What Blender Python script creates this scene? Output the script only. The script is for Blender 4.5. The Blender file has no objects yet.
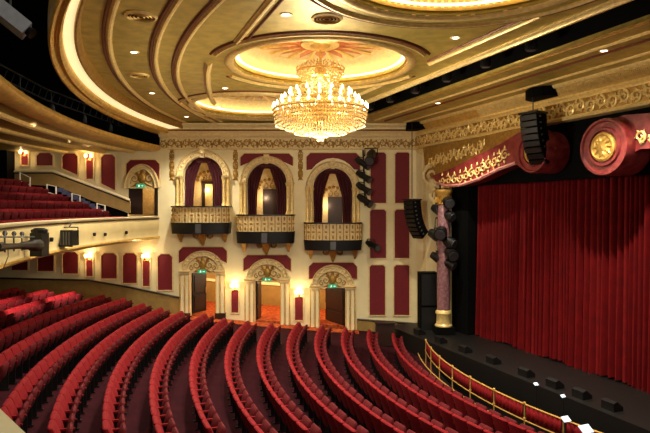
import bpy, math, random
from math import sin, cos, pi, sqrt, radians
random.seed(7)
SC = bpy.context.scene
COL = SC.collection
# ------------------------------------------------------------------ camera, world, exposure
EYE = 6.1; F = 560.0; HY = 209.0
cam = bpy.data.cameras.new('camera'); cam.sensor_width = 36; cam.lens = F / 650 * 36
cam.shift_y = -7.5 / 650; cam.clip_start = .05; cam.clip_end = 200
co = bpy.data.objects.new('camera', cam); COL.objects.link(co)
co.location = (0, 0, EYE); co.rotation_euler = (pi / 2, 0, 0); SC.camera = co
w = bpy.data.worlds.new('world'); SC.world = w; w.use_nodes = True
w.node_tree.nodes['Background'].inputs[0].default_value = (1, .9, .72, 1)
w.node_tree.nodes['Background'].inputs[1].default_value = .52
SC.view_settings.view_transform = 'Standard'; SC.view_settings.look = 'None'
SC.view_settings.gamma = 1; SC.view_settings.use_curve_mapping = False
SC.view_settings.exposure = 0.6
CHAND_W = 560; SPOT_W = 1900; SCONCE_W = 20

# ------------------------------------------------------------------ coordinates
WY = 27.0; K = WY / F
def P(px, py, Y): return ((px - 325) / F * Y, Y, EYE + (HY - py) / F * Y)
def wx(px): return (px - 325) * K
def wz(py): return EYE + (HY - py) * K
NX, NY = .9273, .3742                       # towards the stage
def SU(u, v, z): return (NX * u - NY * v, NY * u + NX * v, z)
CX, CY, R0 = 18.455, 20.862, 15.736         # centre of the seat arcs, radius of front row
def ztop(r):
    k = r - R0
    return EYE - 5.1417 + .07175 * k + .001446 * k * k
def zfl(r): return ztop(r) - .87

# ------------------------------------------------------------------ materials
MATS = {}; 
def lin(c):
    return tuple(((x / 255) / 12.92 if x / 255 <= .04045 else ((x / 255 + .055) / 1.055) ** 2.4) for x in c) + (1,)
def mat(name, rgb, rough=.6, metal=0., var=.12, scale=6., bump=0., emit=None, es=0., trans=0., rgb2=None, spec=.5, sheen=0.):
    m = bpy.data.materials.new(name); m.use_nodes = True; nt = m.node_tree; N = nt.nodes; L = nt.links
    b = N['Principled BSDF']; c = lin(rgb)
    b.inputs['Roughness'].default_value = rough; b.inputs['Metallic'].default_value = metal
    b.inputs['Specular IOR Level'].default_value = spec
    if sheen:
        b.inputs['Sheen Weight'].default_value = sheen; b.inputs['Sheen Tint'].default_value = c
    tc = N.new('ShaderNodeTexCoord'); nz = N.new('ShaderNodeTexNoise'); nz.inputs['Scale'].default_value = scale
    nz.inputs['Detail'].default_value = 4
    L.new(tc.outputs['Object'], nz.inputs['Vector'])
    rp = N.new('ShaderNodeValToRGB'); rp.color_ramp.elements[0].position = .3; rp.color_ramp.elements[1].position = .7
    c2 = lin(rgb2) if rgb2 else tuple(min(1, x * (1 + var)) for x in c[:3]) + (1,)
    rp.color_ramp.elements[0].color = (tuple(x * (1 - var) for x in c[:3]) + (1,)) if not rgb2 else c
    rp.color_ramp.elements[1].color = c2
    L.new(nz.outputs['Fac'], rp.inputs['Fac']); L.new(rp.outputs['Color'], b.inputs['Base Color'])
    if bump:
        bp = N.new('ShaderNodeBump'); bp.inputs['Strength'].default_value = bump; bp.inputs['Distance'].default_value = .05
        L.new(nz.outputs['Fac'], bp.inputs['Height']); L.new(bp.outputs['Normal'], b.inputs['Normal'])
    if emit:
        b.inputs['Emission Color'].default_value = lin(emit); b.inputs['Emission Strength'].default_value = es
    if trans: b.inputs['Transmission Weight'].default_value = trans
    MATS[name] = m; return m
CREAM = mat('cream_paint', (236, 224, 180), .55, var=.05, scale=2)
CREAM2 = mat('carved_cream', (226, 204, 150), .5, var=.12, scale=9, bump=.2)
FRONT = mat('balcony_cream', (208, 190, 136), .5, var=.06, scale=2)
TAN = mat('ochre_dado', (150, 122, 66), .6, var=.15, scale=3)
RED = mat('red_damask', (112, 14, 28), .7, var=.12, scale=14)
GOLD = mat('gold_leaf', (218, 178, 92), .4, .45, var=.2, scale=5, bump=.1)
GOLDC = mat('gold_ceiling_paint', (186, 164, 78), .42, .3, var=.22, scale=3.5, bump=.12)
GOLDD = mat('old_gold', (172, 132, 60), .45, .4, var=.25, scale=8, bump=.3)
GOLDB = mat('bright_gold', (242, 214, 140), .38, .3, var=.15, scale=10)
REDB = mat('red_brown_line', (112, 58, 26), .5, .2)
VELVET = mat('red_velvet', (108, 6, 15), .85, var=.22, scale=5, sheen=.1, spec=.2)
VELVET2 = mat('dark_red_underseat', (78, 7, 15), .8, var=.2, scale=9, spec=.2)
CARPET = mat('dark_red_carpet', (44, 9, 17), .95, var=.3, scale=3, spec=.1)
LOBBY = mat('patterned_carpet', (112, 18, 14), .9, rgb2=(190, 100, 52), scale=7, spec=.1)
CURT = mat('stage_curtain_velvet', (104, 6, 10), .8, var=.2, scale=3, sheen=.25, spec=.2)
BOXC = mat('maroon_drape', (70, 10, 24), .8, var=.2, scale=4, sheen=.2)
BLACK = mat('black_paint', (6, 6, 6), .9, var=.2, spec=.1)
BLACKG = mat('black_metal', (9, 9, 10), .45, .1)
DARK = mat('dark_wood', (40, 20, 12), .45, var=.25, scale=4)
STAGE = mat('dark_stage_boards', (8, 6, 5), .5, var=.3, scale=3)
BRASS = mat('brass', (216, 172, 92), .3, .5, var=.1)
MARBLE = mat('pink_marble', (112, 66, 80), .4, rgb2=(160, 122, 124), scale=9)
REDM = mat('red_marbled_board', (104, 20, 26), .45, rgb2=(146, 58, 54), scale=5)
PINKM = mat('rose_marbled_edge', (150, 70, 70), .45, rgb2=(206, 150, 140), scale=4)
PETAL = mat('petal_gold', (196, 120, 74), .5, .2, var=.15)
BULB = mat('bulb_glow', (255, 240, 210), emit=(255, 230, 175), es=9)
SHADE = mat('lamp_shade_glow', (255, 230, 190), emit=(255, 208, 130), es=3.5)
LED = mat('cove_glow', (255, 240, 200), emit=(255, 228, 165), es=.6)
LEDD = mat('dome_cove_glow', (255, 240, 200), emit=(255, 226, 165), es=3.3)
DOWN = mat('downlight_glow', (255, 250, 235), emit=(255, 240, 210), es=7)
CRYST = mat('crystal', (240, 214, 160), .12, 0, var=.05, trans=.35)
GREEN = mat('exit_green', (20, 130, 90), .4, emit=(30, 160, 110), es=.5)
WHITE = mat('white_mark', (240, 240, 235), .5, emit=(240, 240, 235), es=.5)
STEEL = mat('pale_metal_post', (244, 240, 224), .35, 0)
CORN = mat('cornice_gold', (246, 226, 168), .4, .1, var=.1, scale=8)
SCREEN = mat('pale_desk_top', (200, 215, 230), .4, emit=(200, 220, 240), es=.5)
BLUE = mat('blue_grey_stair_carpet', (86, 92, 124), .9)
GREY = mat('grey_metal', (90, 92, 96), .4, .5)

# ------------------------------------------------------------------ mesh builder
class MB:
    def __init__(s): s.v = []; s.f = []; s.m = []; s.mi = 0
    def add(s, vs, fs):
        o = len(s.v); s.v += [tuple(p) for p in vs]; s.f += [tuple(i + o for i in f) for f in fs]; s.m += [s.mi] * len(fs)
    def box(s, x0, x1, y0, y1, z0, z1):
        s.add([(x, y, z) for x in (x0, x1) for y in (y0, y1) for z in (z0, z1)],
              [(0, 1, 3, 2), (4, 6, 7, 5), (0, 4, 5, 1), (2, 3, 7, 6), (0, 2, 6, 4), (1, 5, 7, 3)])
    def hexa(s, pts):   # 8 points: bottom four ccw then top four
        s.add(pts, [(3, 2, 1, 0), (4, 5, 6, 7), (0, 1, 5, 4), (1, 2, 6, 5), (2, 3, 7, 6), (3, 0, 4, 7)])
    def obox(s, c, ax, ay, az, hx, hy, hz):
        def q(a, b, d): return tuple(c[i] + ax[i] * a * hx + ay[i] * b * hy + az[i] * d * hz for i in range(3))
        s.hexa([q(-1, -1, -1), q(1, -1, -1), q(1, 1, -1), q(-1, 1, -1), q(-1, -1, 1), q(1, -1, 1), q(1, 1, 1), q(-1, 1, 1)])
    def rings(s, rings, closed=True, caps=True):
        n = len(rings[0]); vs = [p for r in rings for p in r]; fs = []
        for i in range(len(rings) - 1):
            for j in range(n if closed else n - 1):
                k = (j + 1) % n
                fs.append((i * n + j, i * n + k, (i + 1) * n + k, (i + 1) * n + j))
        if caps and closed:
            fs.append(tuple(range(n))[::-1]); fs.append(tuple((len(rings) - 1) * n + j for j in range(n)))
        s.add(vs, fs)
    def lathe(s, prof, c=(0, 0, 0), n=16, ax='z'):
        rg = []
        for r, z in prof:
            if ax == 'z': rg.append([(c[0] + r * cos(2 * pi * j / n), c[1] + r * sin(2 * pi * j / n), c[2] + z) for j in range(n)])
            elif ax == 'x': rg.append([(c[0] + z, c[1] + r * cos(2 * pi * j / n), c[2] + r * sin(2 * pi * j / n)) for j in range(n)])
            else: rg.append([(c[0] + r * sin(2 * pi * j / n), c[1] + z, c[2] + r * cos(2 * pi * j / n)) for j in range(n)])
        ring = abs(prof[0][0] - prof[-1][0]) < 1e-6 and abs(prof[0][1] - prof[-1][1]) < .08 and len(prof) > 3
        if ring: rg.append(rg[0])
        s.rings(rg, caps=not ring)
    def tube(s, pts, r, n=6, flat=1.0):
        rs = r if isinstance(r, (list, tuple)) else [r] * len(pts)
        rg = []; up = None
        for i, p in enumerate(pts):
            a = pts[max(0, i - 1)]; b = pts[min(len(pts) - 1, i + 1)]
            d = [b[k] - a[k] for k in range(3)]; l = sqrt(sum(x * x for x in d)) or 1; d = [x / l for x in d]
            ref = (0, 0, 1) if abs(d[2]) < .9 else (0, 1, 0)
            if up is None: up = ref
            e = [d[1] * ref[2] - d[2] * ref[1], d[2] * ref[0] - d[0] * ref[2], d[0] * ref[1] - d[1] * ref[0]]
            l = sqrt(sum(x * x for x in e)) or 1; e = [x / l for x in e]
            if i and sum(e[k] * pe[k] for k in range(3)) < 0 : e = [-x for x in e]
            pe = e
            g = [e[1] * d[2] - e[2] * d[1], e[2] * d[0] - e[0] * d[2], e[0] * d[1] - e[1] * d[0]]
            rg.append([tuple(p[k] + rs[i] * (cos(2 * pi * j / n) * e[k] + sin(2 * pi * j / n) * flat * g[k]) for k in range(3)) for j in range(n)])
        s.rings(rg)
    def ball(s, c, r, n=6, m=4, sc=(1, 1, 1)):
        rg = []
        for i in range(m + 1):
            t = pi * i / m; rr = max(.001, sin(t))
            rg.append([(c[0] + r * sc[0] * rr * cos(2 * pi * j / n), c[1] + r * sc[1] * rr * sin(2 * pi * j / n), c[2] + r * sc[2] * -cos(t)) for j in range(n)])
        s.rings(rg)
    def octa(s, c, r, h):
        x, y, z = c
        s.add([(x + r, y, z), (x, y + r, z), (x - r, y, z), (x, y - r, z), (x, y, z + h), (x, y, z - h)],
              [(0, 1, 4), (1, 2, 4), (2, 3, 4), (3, 0, 4), (1, 0, 5), (2, 1, 5), (3, 2, 5), (0, 3, 5)])
    def prism(s, poly, fr, d0, d1):   # poly of (a,b); fr(a,b,d)->xyz
        n = len(poly)
        s.add([fr(a, b, d0) for a, b in poly] + [fr(a, b, d1) for a, b in poly],
              [tuple(range(n))[::-1], tuple(range(n, 2 * n))] + [(i, (i + 1) % n, n + (i + 1) % n, n + i) for i in range(n)])
    def build(s, name, ms, parent=None, smooth=False, loc=None):
        me = bpy.data.meshes.new(name)
        me.from_pydata(s.v, [], s.f)
        for m in (ms if isinstance(ms, (list, tuple)) else [ms]): me.materials.append(m)
        for p, mi in zip(me.polygons, s.m):
            p.material_index = mi
        import bmesh
        bm = bmesh.new(); bm.from_mesh(me); bmesh.ops.recalc_face_normals(bm, faces=bm.faces); bm.to_mesh(me); bm.free()
        if smooth:
            me.shade_smooth()
            try: me.set_sharp_from_angle(angle=radians(40))
            except Exception: pass
        o = bpy.data.objects.new(name, me); COL.objects.link(o)
        if loc: o.location = loc
        if parent: o.parent = parent
        return o
def sub(o, parent): o.parent = parent; return o
def thing(name, label, cat, loc=(0, 0, 0), rz=0, group=None):
    o = bpy.data.objects.new(name, None); COL.objects.link(o); o.empty_display_size = .1
    o.location = loc; o.rotation_euler = (0, 0, rz); o['label'] = label; o['category'] = cat
    if group: o['group'] = group
    return o
def tag(o, label, cat, group=None, kind=None):
    o['label'] = label; o['category'] = cat
    if group: o['group'] = group
    if kind: o['kind'] = kind
    return o
def struct(o): o['kind'] = 'structure'; return o
def world_parts(root, *objs):
    """parts modelled in world coordinates: keep them in place under a root whose origin is elsewhere"""
    from mathutils import Matrix
    M = Matrix.LocRotScale(root.location, root.rotation_euler, None).inverted()
    for o in objs: o.parent = root; o.matrix_parent_inverse = M
def plate(name, outer, holes, fr, d0, d1, m, parent=None):
    """flat plate with holes; polygons in (a,b), thickness d0..d1, mapped by fr(a,b,d)"""
    cu = bpy.data.curves.new('c', 'CURVE'); cu.dimensions = '2D'; cu.fill_mode = 'BOTH'; cu.extrude = .5
    for poly in [outer] + list(holes):
        sp = cu.splines.new('POLY'); sp.points.add(len(poly) - 1); sp.use_cyclic_u = True
        for i, (a, b) in enumerate(poly): sp.points[i].co = (a, b, 0, 1)
    ob = bpy.data.objects.new('c', cu); COL.objects.link(ob)
    dg = bpy.context.evaluated_depsgraph_get(); dg.update()
    me = bpy.data.meshes.new_from_object(ob.evaluated_get(dg))
    bpy.data.objects.remove(ob); bpy.data.curves.remove(cu)
    me.name = name
    for v in me.vertices:
        d = d0 if v.co.z < 0 else d1
        v.co = fr(v.co.x, v.co.y, d)
    me.materials.clear(); me.materials.append(m)
    for p in me.polygons: p.material_index = 0
    import bmesh
    bm = bmesh.new(); bm.from_mesh(me); bmesh.ops.remove_doubles(bm, verts=bm.verts, dist=1e-5)
    bmesh.ops.recalc_face_normals(bm, faces=bm.faces); bm.to_mesh(me); bm.free()
    o = bpy.data.objects.new(name, me); COL.objects.link(o)
    if parent: o.parent = parent
    return o
def wall_fr(Y):     # (px, py, d) -> world, d = how far it stands proud of the far wall
    return lambda a, b, d: (wx(a), Y - d, wz(b))
WF = wall_fr(WY)
def arc_pts(cx, cz, rx, rz, a0, a1, n): return [(cx + rx * cos(a0 + (a1 - a0) * i / n), cz - rz * sin(a0 + (a1 - a0) * i / n)) for i in range(n + 1)]
def archpoly(cx, spring, rx, rz, base, n=16): return [(cx + rx, base)] + arc_pts(cx, spring, rx, rz, 0, pi, n) + [(cx - rx, base)]
def spiral(fr, a, b, r, turns, start, sgn, d, mb, th, squash=1.):
    n = int(10 * turns) + 2; pts = []; rs = []
    for i in range(n):
        t = i / (n - 1); ang = start + sgn * t * turns * 2 * pi; rr = r * (1 - .8 * t)
        pts.append(fr(a + rr * cos(ang), b + rr * sin(ang) * squash, d)); rs.append(th * (1 - .5 * t))
    mb.tube(pts, rs, 5)
def leaf(fr, a, b, L, W, ang, d, mb, h=.04):
    ca, sa = cos(ang), sin(ang); pts = []
    for t, wd in ((0, .25), (.3, 1), (.6, .8), (1, .02)):
        for s in (-1, 0, 1):
            x = t * L; y = s * W * wd; pts.append(fr(a + x * ca - y * sa, b + x * sa + y * ca, d + (h * (1.2 - t) if s == 0 else 0)))
    fs = []
    for i in range(3):
        for j in range(2): fs.append((i * 3 + j, i * 3 + j + 1, i * 3 + j + 4, i * 3 + j + 3))
    mb.add(pts, fs)
def scrollwork(mb, fr, a0, a1, b0, b1, unit, d=0., th=None):
    """running acanthus scroll relief filling a band; a along, b across"""
    n = max(1, round(abs(a1 - a0) / unit)); st = (a1 - a0) / n; h = (b1 - b0); mid = (b0 + b1) / 2
    R = abs(h) * .36; th = th or .035
    for i in range(n):
        a = a0 + st * (i + .5); s = 1 if i % 2 else -1
        spiral(fr, a, mid + s * h * .04, R, 1.4, pi / 2 * s, s, d, mb, th)
        for q in range(5):
            an = q * 2 * pi / 5 + i; leaf(fr, a + cos(an) * R * .55, mid + sin(an) * R * .55, R * .7, R * .22, an + .6 * s, d, mb)
        leaf(fr, a + st * .3, mid - s * h * .1, R * 1.1, R * .3, s * .9, d, mb); leaf(fr, a + st * .5, mid, R * .9, R * .3, -s * 1.1 + pi, d, mb)
        leaf(fr, a + st * .5, mid + s * h * .25, R * .8, R * .25, s * 2.2, d, mb)

# ------------------------------------------------------------------ large structure: stalls floor
mb = MB(); NA = 60; RR = [14.3 + i * .6 for i in range(40)]
rg = []
for r in RR:
    row = []
    for j in range(NA + 1):
        th = radians(125 + (262 - 125) * j / NA)
        x, y = CX + r * cos(th), CY + r * sin(th)
        if y > WY + .1: y = WY + .1
        rr = max(14.3, math.hypot(x - CX, y - CY)); row.append((x, y, zfl(rr)))
    rg.append(row)
mb.rings(rg, closed=False); struct(mb.build('floor', CARPET))
mb = MB(); rg = []
for i in range(24):
    x = -7.6 + i * .4; rg.append([(x, y, zfl(math.hypot(x - CX, y - CY)) + .015) for y in (26.2, 26.6, 26.98)])
mb.rings(rg, closed=False); struct(mb.build('floor_aisle', LOBBY))

# ------------------------------------------------------------------ far wall with all its openings
DOORS = [(203, 190.5, 215.5, 273, 315, 1), (267.5, 255, 281, 281, 327, 2), (332.5, 319.5, 345.5, 288, 333, 3)]
BOXES = [(203.3, 177, 157, 206, 223, 234, 1), (266.8, 183, 163, 214.5, 232, 243.5, 2), (332.8, 188, 168, 222.5, 240.5, 250.5, 3)]
holes = []
for cx, x0, x1, yt, yb, n in DOORS: holes.append([(x0, yb + 6), (x1, yb + 6), (x1, yt), (x0, yt)])
for cx, sp, tp, rt, rb, bb, n in BOXES: holes.append(archpoly(cx, sp, 19.5, sp - tp, rb + 2))
holes.append([(128, 216), (158, 216), (158, 187.5), (128, 187.5)])
outer = [(-40, 345), (416, 345), (416, 110), (160, 110), (160, 149), (-40, 149)]
wall = struct(plate('wall_far', outer, holes, WF, -.25, 0, CREAM))
def panel(x0, x1, y0, y1, clip=3, y1b=None, kind='red_panel', notch=True):
    y1b = y1 if y1b is None else y1b
    poly = [(x0 + clip, y0), (x1 - clip, y0), (x1, y0 + clip), (x1, y1b), (x0, y1), (x0, y0 + clip)]
    def grow(g): return [(x0 + clip - g * .4, y0 - g), (x1 - clip + g * .4, y0 - g), (x1 + g, y0 + clip - g * .4), (x1 + g, y1b + g), (x0 - g, y1 + g), (x0 - g, y0 + clip - g * .4)]
    p = plate('red_panel', poly, [], WF, 0, .025, RED, wall)
    plate('panel_frame', grow(1.1), [grow(0)], WF, .0, .06, CREAM2, wall)
for a in [(370.5, 386, 152.5, 203), (395, 410, 152.5, 203), (370, 386, 209.5, 258), (394.5, 410, 209.5, 258), (369.5, 385, 265, 315), (394, 410, 265, 315)]: panel(*a, clip=2)
for a in [(158, 172.5, 254, 290, 3), (123, 137, 253, 283, 3), (101.5, 117, 253, 278.5, 3), (63, 78.5, 252, 273.5, 3), (38, 54, 250, 271, 3), (12, 28, 248, 270, 3)]: panel(*a)
panel(37, 53, 153, 165.5, 3); panel(62.5, 78, 153.5, 168.5, 3, 175); panel(101.5, 115.5, 154.5, 183.5, 3, 190.5)
for a in [(21.5, 28.5, 151, 165, .5), (86.5, 93.5, 153.5, 179, .5), (143, 150, 258, 286, .5), (86.5, 93, 258, 276, .5), (231.5, 238.5, 290, 312.5, .5), (295, 303, 297, 320, .5)]: panel(*a)
# red spandrel fields behind the arches (upper and lower), cream frame round each
def field(x0, x1, y0, y1, cx, spring, rx, rz, clip=4):
    poly = [(x0, y1), (x0, y0 + clip), (x0 + clip, y0), (x1 - clip, y0), (x1, y0 + clip), (x1, y1)]
    poly += [(cx + rx * cos(t), spring - rz * sin(t)) for t in [pi * i / 14 for i in range(15)] if spring - rz * sin(t) < y1]
    plate('red_spandrel', poly, [], WF, 0, .025, RED, wall)
    g = 1
    plate('spandrel_frame', [(x0 - g, y1), (x0 - g, y0 + clip), (x0 + clip, y0 - g), (x1 - clip, y0 - g), (x1 + g, y0 + clip), (x1 + g, y1)],
          [[(x0, y1 - .01), (x0, y0 + clip), (x0 + clip, y0), (x1 - clip, y0), (x1, y0 + clip), (x1, y1 - .01)]], WF, 0, .06, CREAM2, wall)
field(240.5, 293, 153.5, 166, 266.8, 183, 27, 27); field(306.5, 360, 153, 170, 332.8, 188, 27, 30)
field(126.5, 159.5, 160, 187, 142.5, 188, 16, 21)
field(179, 227, 247, 263, 203, 272, 22, 20); field(243.5, 291, 255, 271, 267.5, 280, 22, 20); field(309, 357, 262.5, 279, 332.5, 287, 22, 20)
# dado, skirting line
mb = MB()
for (xa, ya), (xb, yb) in zip([(-40, 277), (0, 278), (89, 280), (130, 287), (183, 298)][:-1], [(0, 278), (89, 280), (130, 287), (183, 298)]):
    mb.hexa([WF(xa, 345, .0), WF(xb, 345, .0), WF(xb, 345, .05), WF(xa, 345, .05), WF(xa, ya, 0), WF(xb, yb, 0), WF(xb, yb, .05), WF(xa, ya, .05)])
mb.hexa([WF(357, 345, .0), WF(416, 345, .0), WF(416, 345, .05), WF(357, 345, .05), WF(357, 319, 0), WF(416, 323.5, 0), WF(416, 323.5, .05), WF(357, 319, .05)])
struct(mb.build('wall_dado', TAN))
mb = MB()
for pts in ([(-40, 277), (0, 278), (89, 280), (130, 287), (183, 298)], [(357, 319), (416, 323.5)]):
    mb.tube([WF(a, b, .06) for a, b in pts], .045, 6)
struct(mb.build('trim_1', DARK))
# star and rosette strips between boxes
mb = MB()
for cx in (172, 235.5, 300.5):
    for i, dy in enumerate((151, 156, 161, 166, 170, 174, 178)):
        r = .13 if i % 2 else .08; mb.ball(WF(cx, dy, .03), r, 8, 4, (1, .5, 1))
        for q in range(4): leaf(lambda a, b, d: WF(cx + a / K, dy + b / K, d), 0, 0, .18, .04, q * pi / 2 + .78, .03, mb)
    mb.tube([WF(cx, 148, .03), WF(cx, 180, .03)], .02, 5)
mb.build('rosette_strip', GOLDD, wall)
# cornice mouldings + frieze
def sweep_x(mb, prof, x0, x1):     # prof: (proud, z)
    mb.rings([[(x, WY - d, z) for d, z in prof] for x in (x0, x1)])
X0, X1 = wx(160), 4.45
mb = MB()
sweep_x(mb, [(0, wz(138)), (.12, wz(138)), (.15, wz(137.3)), (.22, wz(136.8)), (.32, wz(134.5)), (.5, wz(132.5)), (.5, wz(131)), (.55, wz(130.6)), (.55, wz(129.5)), (.75, wz(127.5)), (.8, wz(127)), (.8, wz(125.5)), (0, wz(122))], X0, X1)
cor = struct(mb.build('trim_2', [CORN]))
mb = MB(); sweep_x(mb, [(0, wz(150)), (.06, wz(150)), (.1, wz(149.5)), (.1, wz(149)), (.04, wz(148.4)), (.04, wz(138.5)), (0, wz(138.5))], X0, X1)
mb.build('frieze_band', CREAM2, cor)
mb = MB()
scrollwork(mb, lambda a, b, d: (a, WY - .05 - d, b), X0, X1, wz(148.4), wz(138.6), .36, 0, .03)
mb.build('frieze_scrollwork', GOLDD, cor)
mb = MB(); sweep_x(mb, [(.5, wz(132.4)), (.56, wz(132.2)), (.56, wz(131.2)), (.5, wz(131))], X0, X1); mb.build('red_line', REDB, cor)

# ------------------------------------------------------------------ arches, doors
def archivolt(mb, cx, sp, ri, zi, ro, zo, d0, d1, n=20, cz=None):
    rg = []
    for i in range(n + 1):
        t = pi * i / n
        def q(r, z, d): return WF(cx + r * cos(t), sp - z * sin(t), d)
        rg.append([q(ri, zi, d0), q(ri, zi, d1), q(ri + (ro - ri) * .15, zi + (zo - zi) * .15, d1 + .04), q(ri + (ro - ri) * .28, zi + (zo - zi) * .28, d1),
                   q(ri + (ro - ri) * .75, zi + (zo - zi) * .75, d1), q(ri + (ro - ri) * .88, zi + (zo - zi) * .88, d1 + .07), q(ro, zo, d1), q(ro, zo, d0)])
    mb.rings(rg)
def arch_motifs(mb, cx, sp, rx, rz, d, n):
    for i in range(n):
        t = pi * (i + .5) / n; a, b = cx + rx * cos(t), sp - rz * sin(t)
        mb.ball(WF(a, b, d), .055, 6, 4, (1, .5, 1))
        leaf(lambda p, q, e: WF(a + p / K, b + q / K, e), 0, 0, .11, .035, -t + .6, d, mb); leaf(lambda p, q, e: WF(a + p / K, b + q / K, e), 0, 0, .11, .035, -t - .6 + pi, d, mb)
def crest(mb, cx, cy, s, d):
    """carved cartouche between two scrolls"""
    fr = lambda a, b, e: WF(cx + a / K, cy - b / K, e)
    mb.ball(WF(cx, cy, d), .22 * s, 10, 6, (.8, .4, 1.1))
    for sg in (-1, 1):
        spiral(fr, sg * .32 * s, -.02, .2 * s, 1.3, pi / 2, sg, d, mb, .035)
        spiral(fr, sg * .52 * s, -.16 * s, .12 * s, 1.1, pi / 2, -sg, d, mb, .03)
        leaf(fr, sg * .15 * s, .15 * s, .3 * s, .07 * s, pi / 2 - sg * .7, d, mb); leaf(fr, sg * .1 * s, -.2 * s, .4 * s, .06 * s, -pi / 2 + sg * 1.1, d, mb)
    leaf(fr, 0, .12 * s, .34 * s, .09 * s, pi / 2, d, mb)
def column(mb, px, y0, y1, d, r):
    x = wx(px); z0 = wz(y1); z1 = wz(y0); Y = WY - d
    mb.lathe([(r * 1.5, z0), (r * 1.5, z0 + .06), (r * 1.15, z0 + .1), (r, z0 + .16), (r * .9, z1 - .3), (r * 1.05, z1 - .27), (r * .95, z1 - .24), (r * 1.6, z1 - .06), (r * 1.7, z1 - .05), (r * 1.7, z1)], (x, Y, 0), 10)

for cx, x0, x1, yt, yb, n in DOORS:
    root = struct(thing('door_%d' % n, '', '')); del root['label']; del root['category']
    imp = yt - 1.5; top = {1: 250.5, 2: 258.5, 3: 264.5}[n]
    mb = MB(); archivolt(mb, cx, imp - 1, 15.5, 14, 21, imp - 1 - top, .02, .14); arch_motifs(mb, cx, imp - 1, 18.5, (14 + imp - 1 - top) / 2, .16, 13)
    mb.build('archivolt', CREAM2, root, True)
    plate('tympanum', [(cx - 15.6, imp - .5)] + arc_pts(cx, imp - 1, 15.6, 14.2, pi, 0, 16) + [(cx + 15.6, imp - .5)], [], WF, 0, .05, CREAM2, root)
    mb = MB(); crest(mb, cx, imp - 7, 1, .07); mb.build('carved_crest', GOLDD, root, True)
    mb = MB()
    for sg in (-1, 1):
        xa = cx + sg * 12.7; xb = cx + sg * 22.5; lo, hi = min(xa, xb), max(xa, xb)
        base = yb + 5
        def bx(a, b, ya, y_b, d): mb.hexa([WF(a, y_b, 0), WF(b, y_b, 0), WF(b, y_b, d), WF(a, y_b, d), WF(a, ya, 0), WF(b, ya, 0), WF(b, ya, d), WF(a, ya, d)])
        bx(lo, hi, imp, base, .1); bx(lo - .6, hi + .6, imp - 1.6, imp + 1.2, .26); bx(lo - .3, hi + .3, imp + 1.2, imp + 2.6, .18)
        for q in (.12, .62): bx(lo + (hi - lo) * q, lo + (hi - lo) * (q + .25), imp + 4, base - 3, .16)
    mb.build('pilaster', CREAM, root)
    mb = MB()
    for sg in (-1, 1):
        for q in (13.3, 17.6, 22.2):
            mb.tube([WF(cx + sg * q, imp + 3, .15), WF(cx + sg * q, yb, .15)], .025, 5)
        mb.tube([WF(cx + sg * 12, imp - .2, .27), WF(cx + sg * 23, imp - .2, .27)], .03, 5)
    mb.build('gilded_line', GOLD, root)
    mb = MB()
    for sg in (-1, 1):
        a, b = sorted((cx + sg * 12.5, cx + sg * 23)); mb.hexa([WF(a, yb + 8, 0), WF(b, yb + 8, 0), WF(b, yb + 8, .2), WF(a, yb + 8, .2), WF(a, yb - 2.5, 0), WF(b, yb - 2.5, 0), WF(b, yb - 2.5, .2), WF(a, yb - 2.5, .2)])
    mb.build('plinth', DARK, root)
    # dark leaf standing half open into the corridor
    def leafdoor(xa, ang, width=1.15):
        sg = 1 if xa < cx else -1
        ca, sa = cos(ang), sin(ang); o = (wx(xa), WY + .27)
        fr = lambda a, b, d: (o[0] + sg * (a * ca) + d * sa * sg, o[1] + a * sa - d * ca, b)
        L = mbd = MB(); zb = wz(yb) + .02; zt = wz(yt) - .03
        mbd.prism([(0, zb), (width, zb), (width, zt), (0, zt)], fr, 0, .06)
        dl = mbd.build('door_leaf', BLACKG, root)
        m2 = MB()
        for z0, z1 in ((zb + .15, zb + .85), (zb + 1.0, zt - .15)):
            m2.prism([(.12, z0), (width - .12, z0), (width - .12, z1), (.12, z1)], fr, .06, .085); m2.prism([(.12, z0), (width - .12, z0), (width - .12, z1), (.12, z1)], fr, -.025, 0)
        m2.build('door_panel', DARK, dl)
        m3 = MB(); m3.tube([fr(width - .08, zb + .9, .12), fr(width - .08, zb + 1.2, .12)], .02); m3.build('door_handle', BRASS, dl)
    if n == 1: leafdoor(x0, radians(62), 1.0)
    if n == 3: leafdoor(x1, radians(55), 1.6)
    if n == 2: leafdoor(x0, radians(84), 1.0)
# balcony door
root = struct(thing('door_4', '', '')); del root['label']; del root['category']
mb = MB(); archivolt(mb, 142.5, 188, 12.5, 18, 17.3, 24, .02, .14); mb.build('archivolt', CREAM2, root, True)
plate('tympanum', [(130, 188.5)] + arc_pts(142.5, 188, 12.6, 18.2, pi, 0, 16) + [(155, 188.5)], [], WF, 0, .05, CREAM2, root)
mb = MB(); crest(mb, 142.5, 178, 1.15, .07); mb.build('carved_crest', GOLDD, root, True)
mb = MB(); mb.box(wx(128) + .02, wx(128) + .68, WY + .05, WY + .11, wz(214.5), wz(188)); mb.build('door_leaf', DARK, root)
mb = MB(); mb.box(wx(155.5), wx(158), WY - .03, WY + .2, wz(214.5), wz(188)); mb.box(wx(128), wx(158), WY - .03, WY + .2, wz(188.5), wz(187)); mb.build('door_frame', DARK, root)

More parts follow.
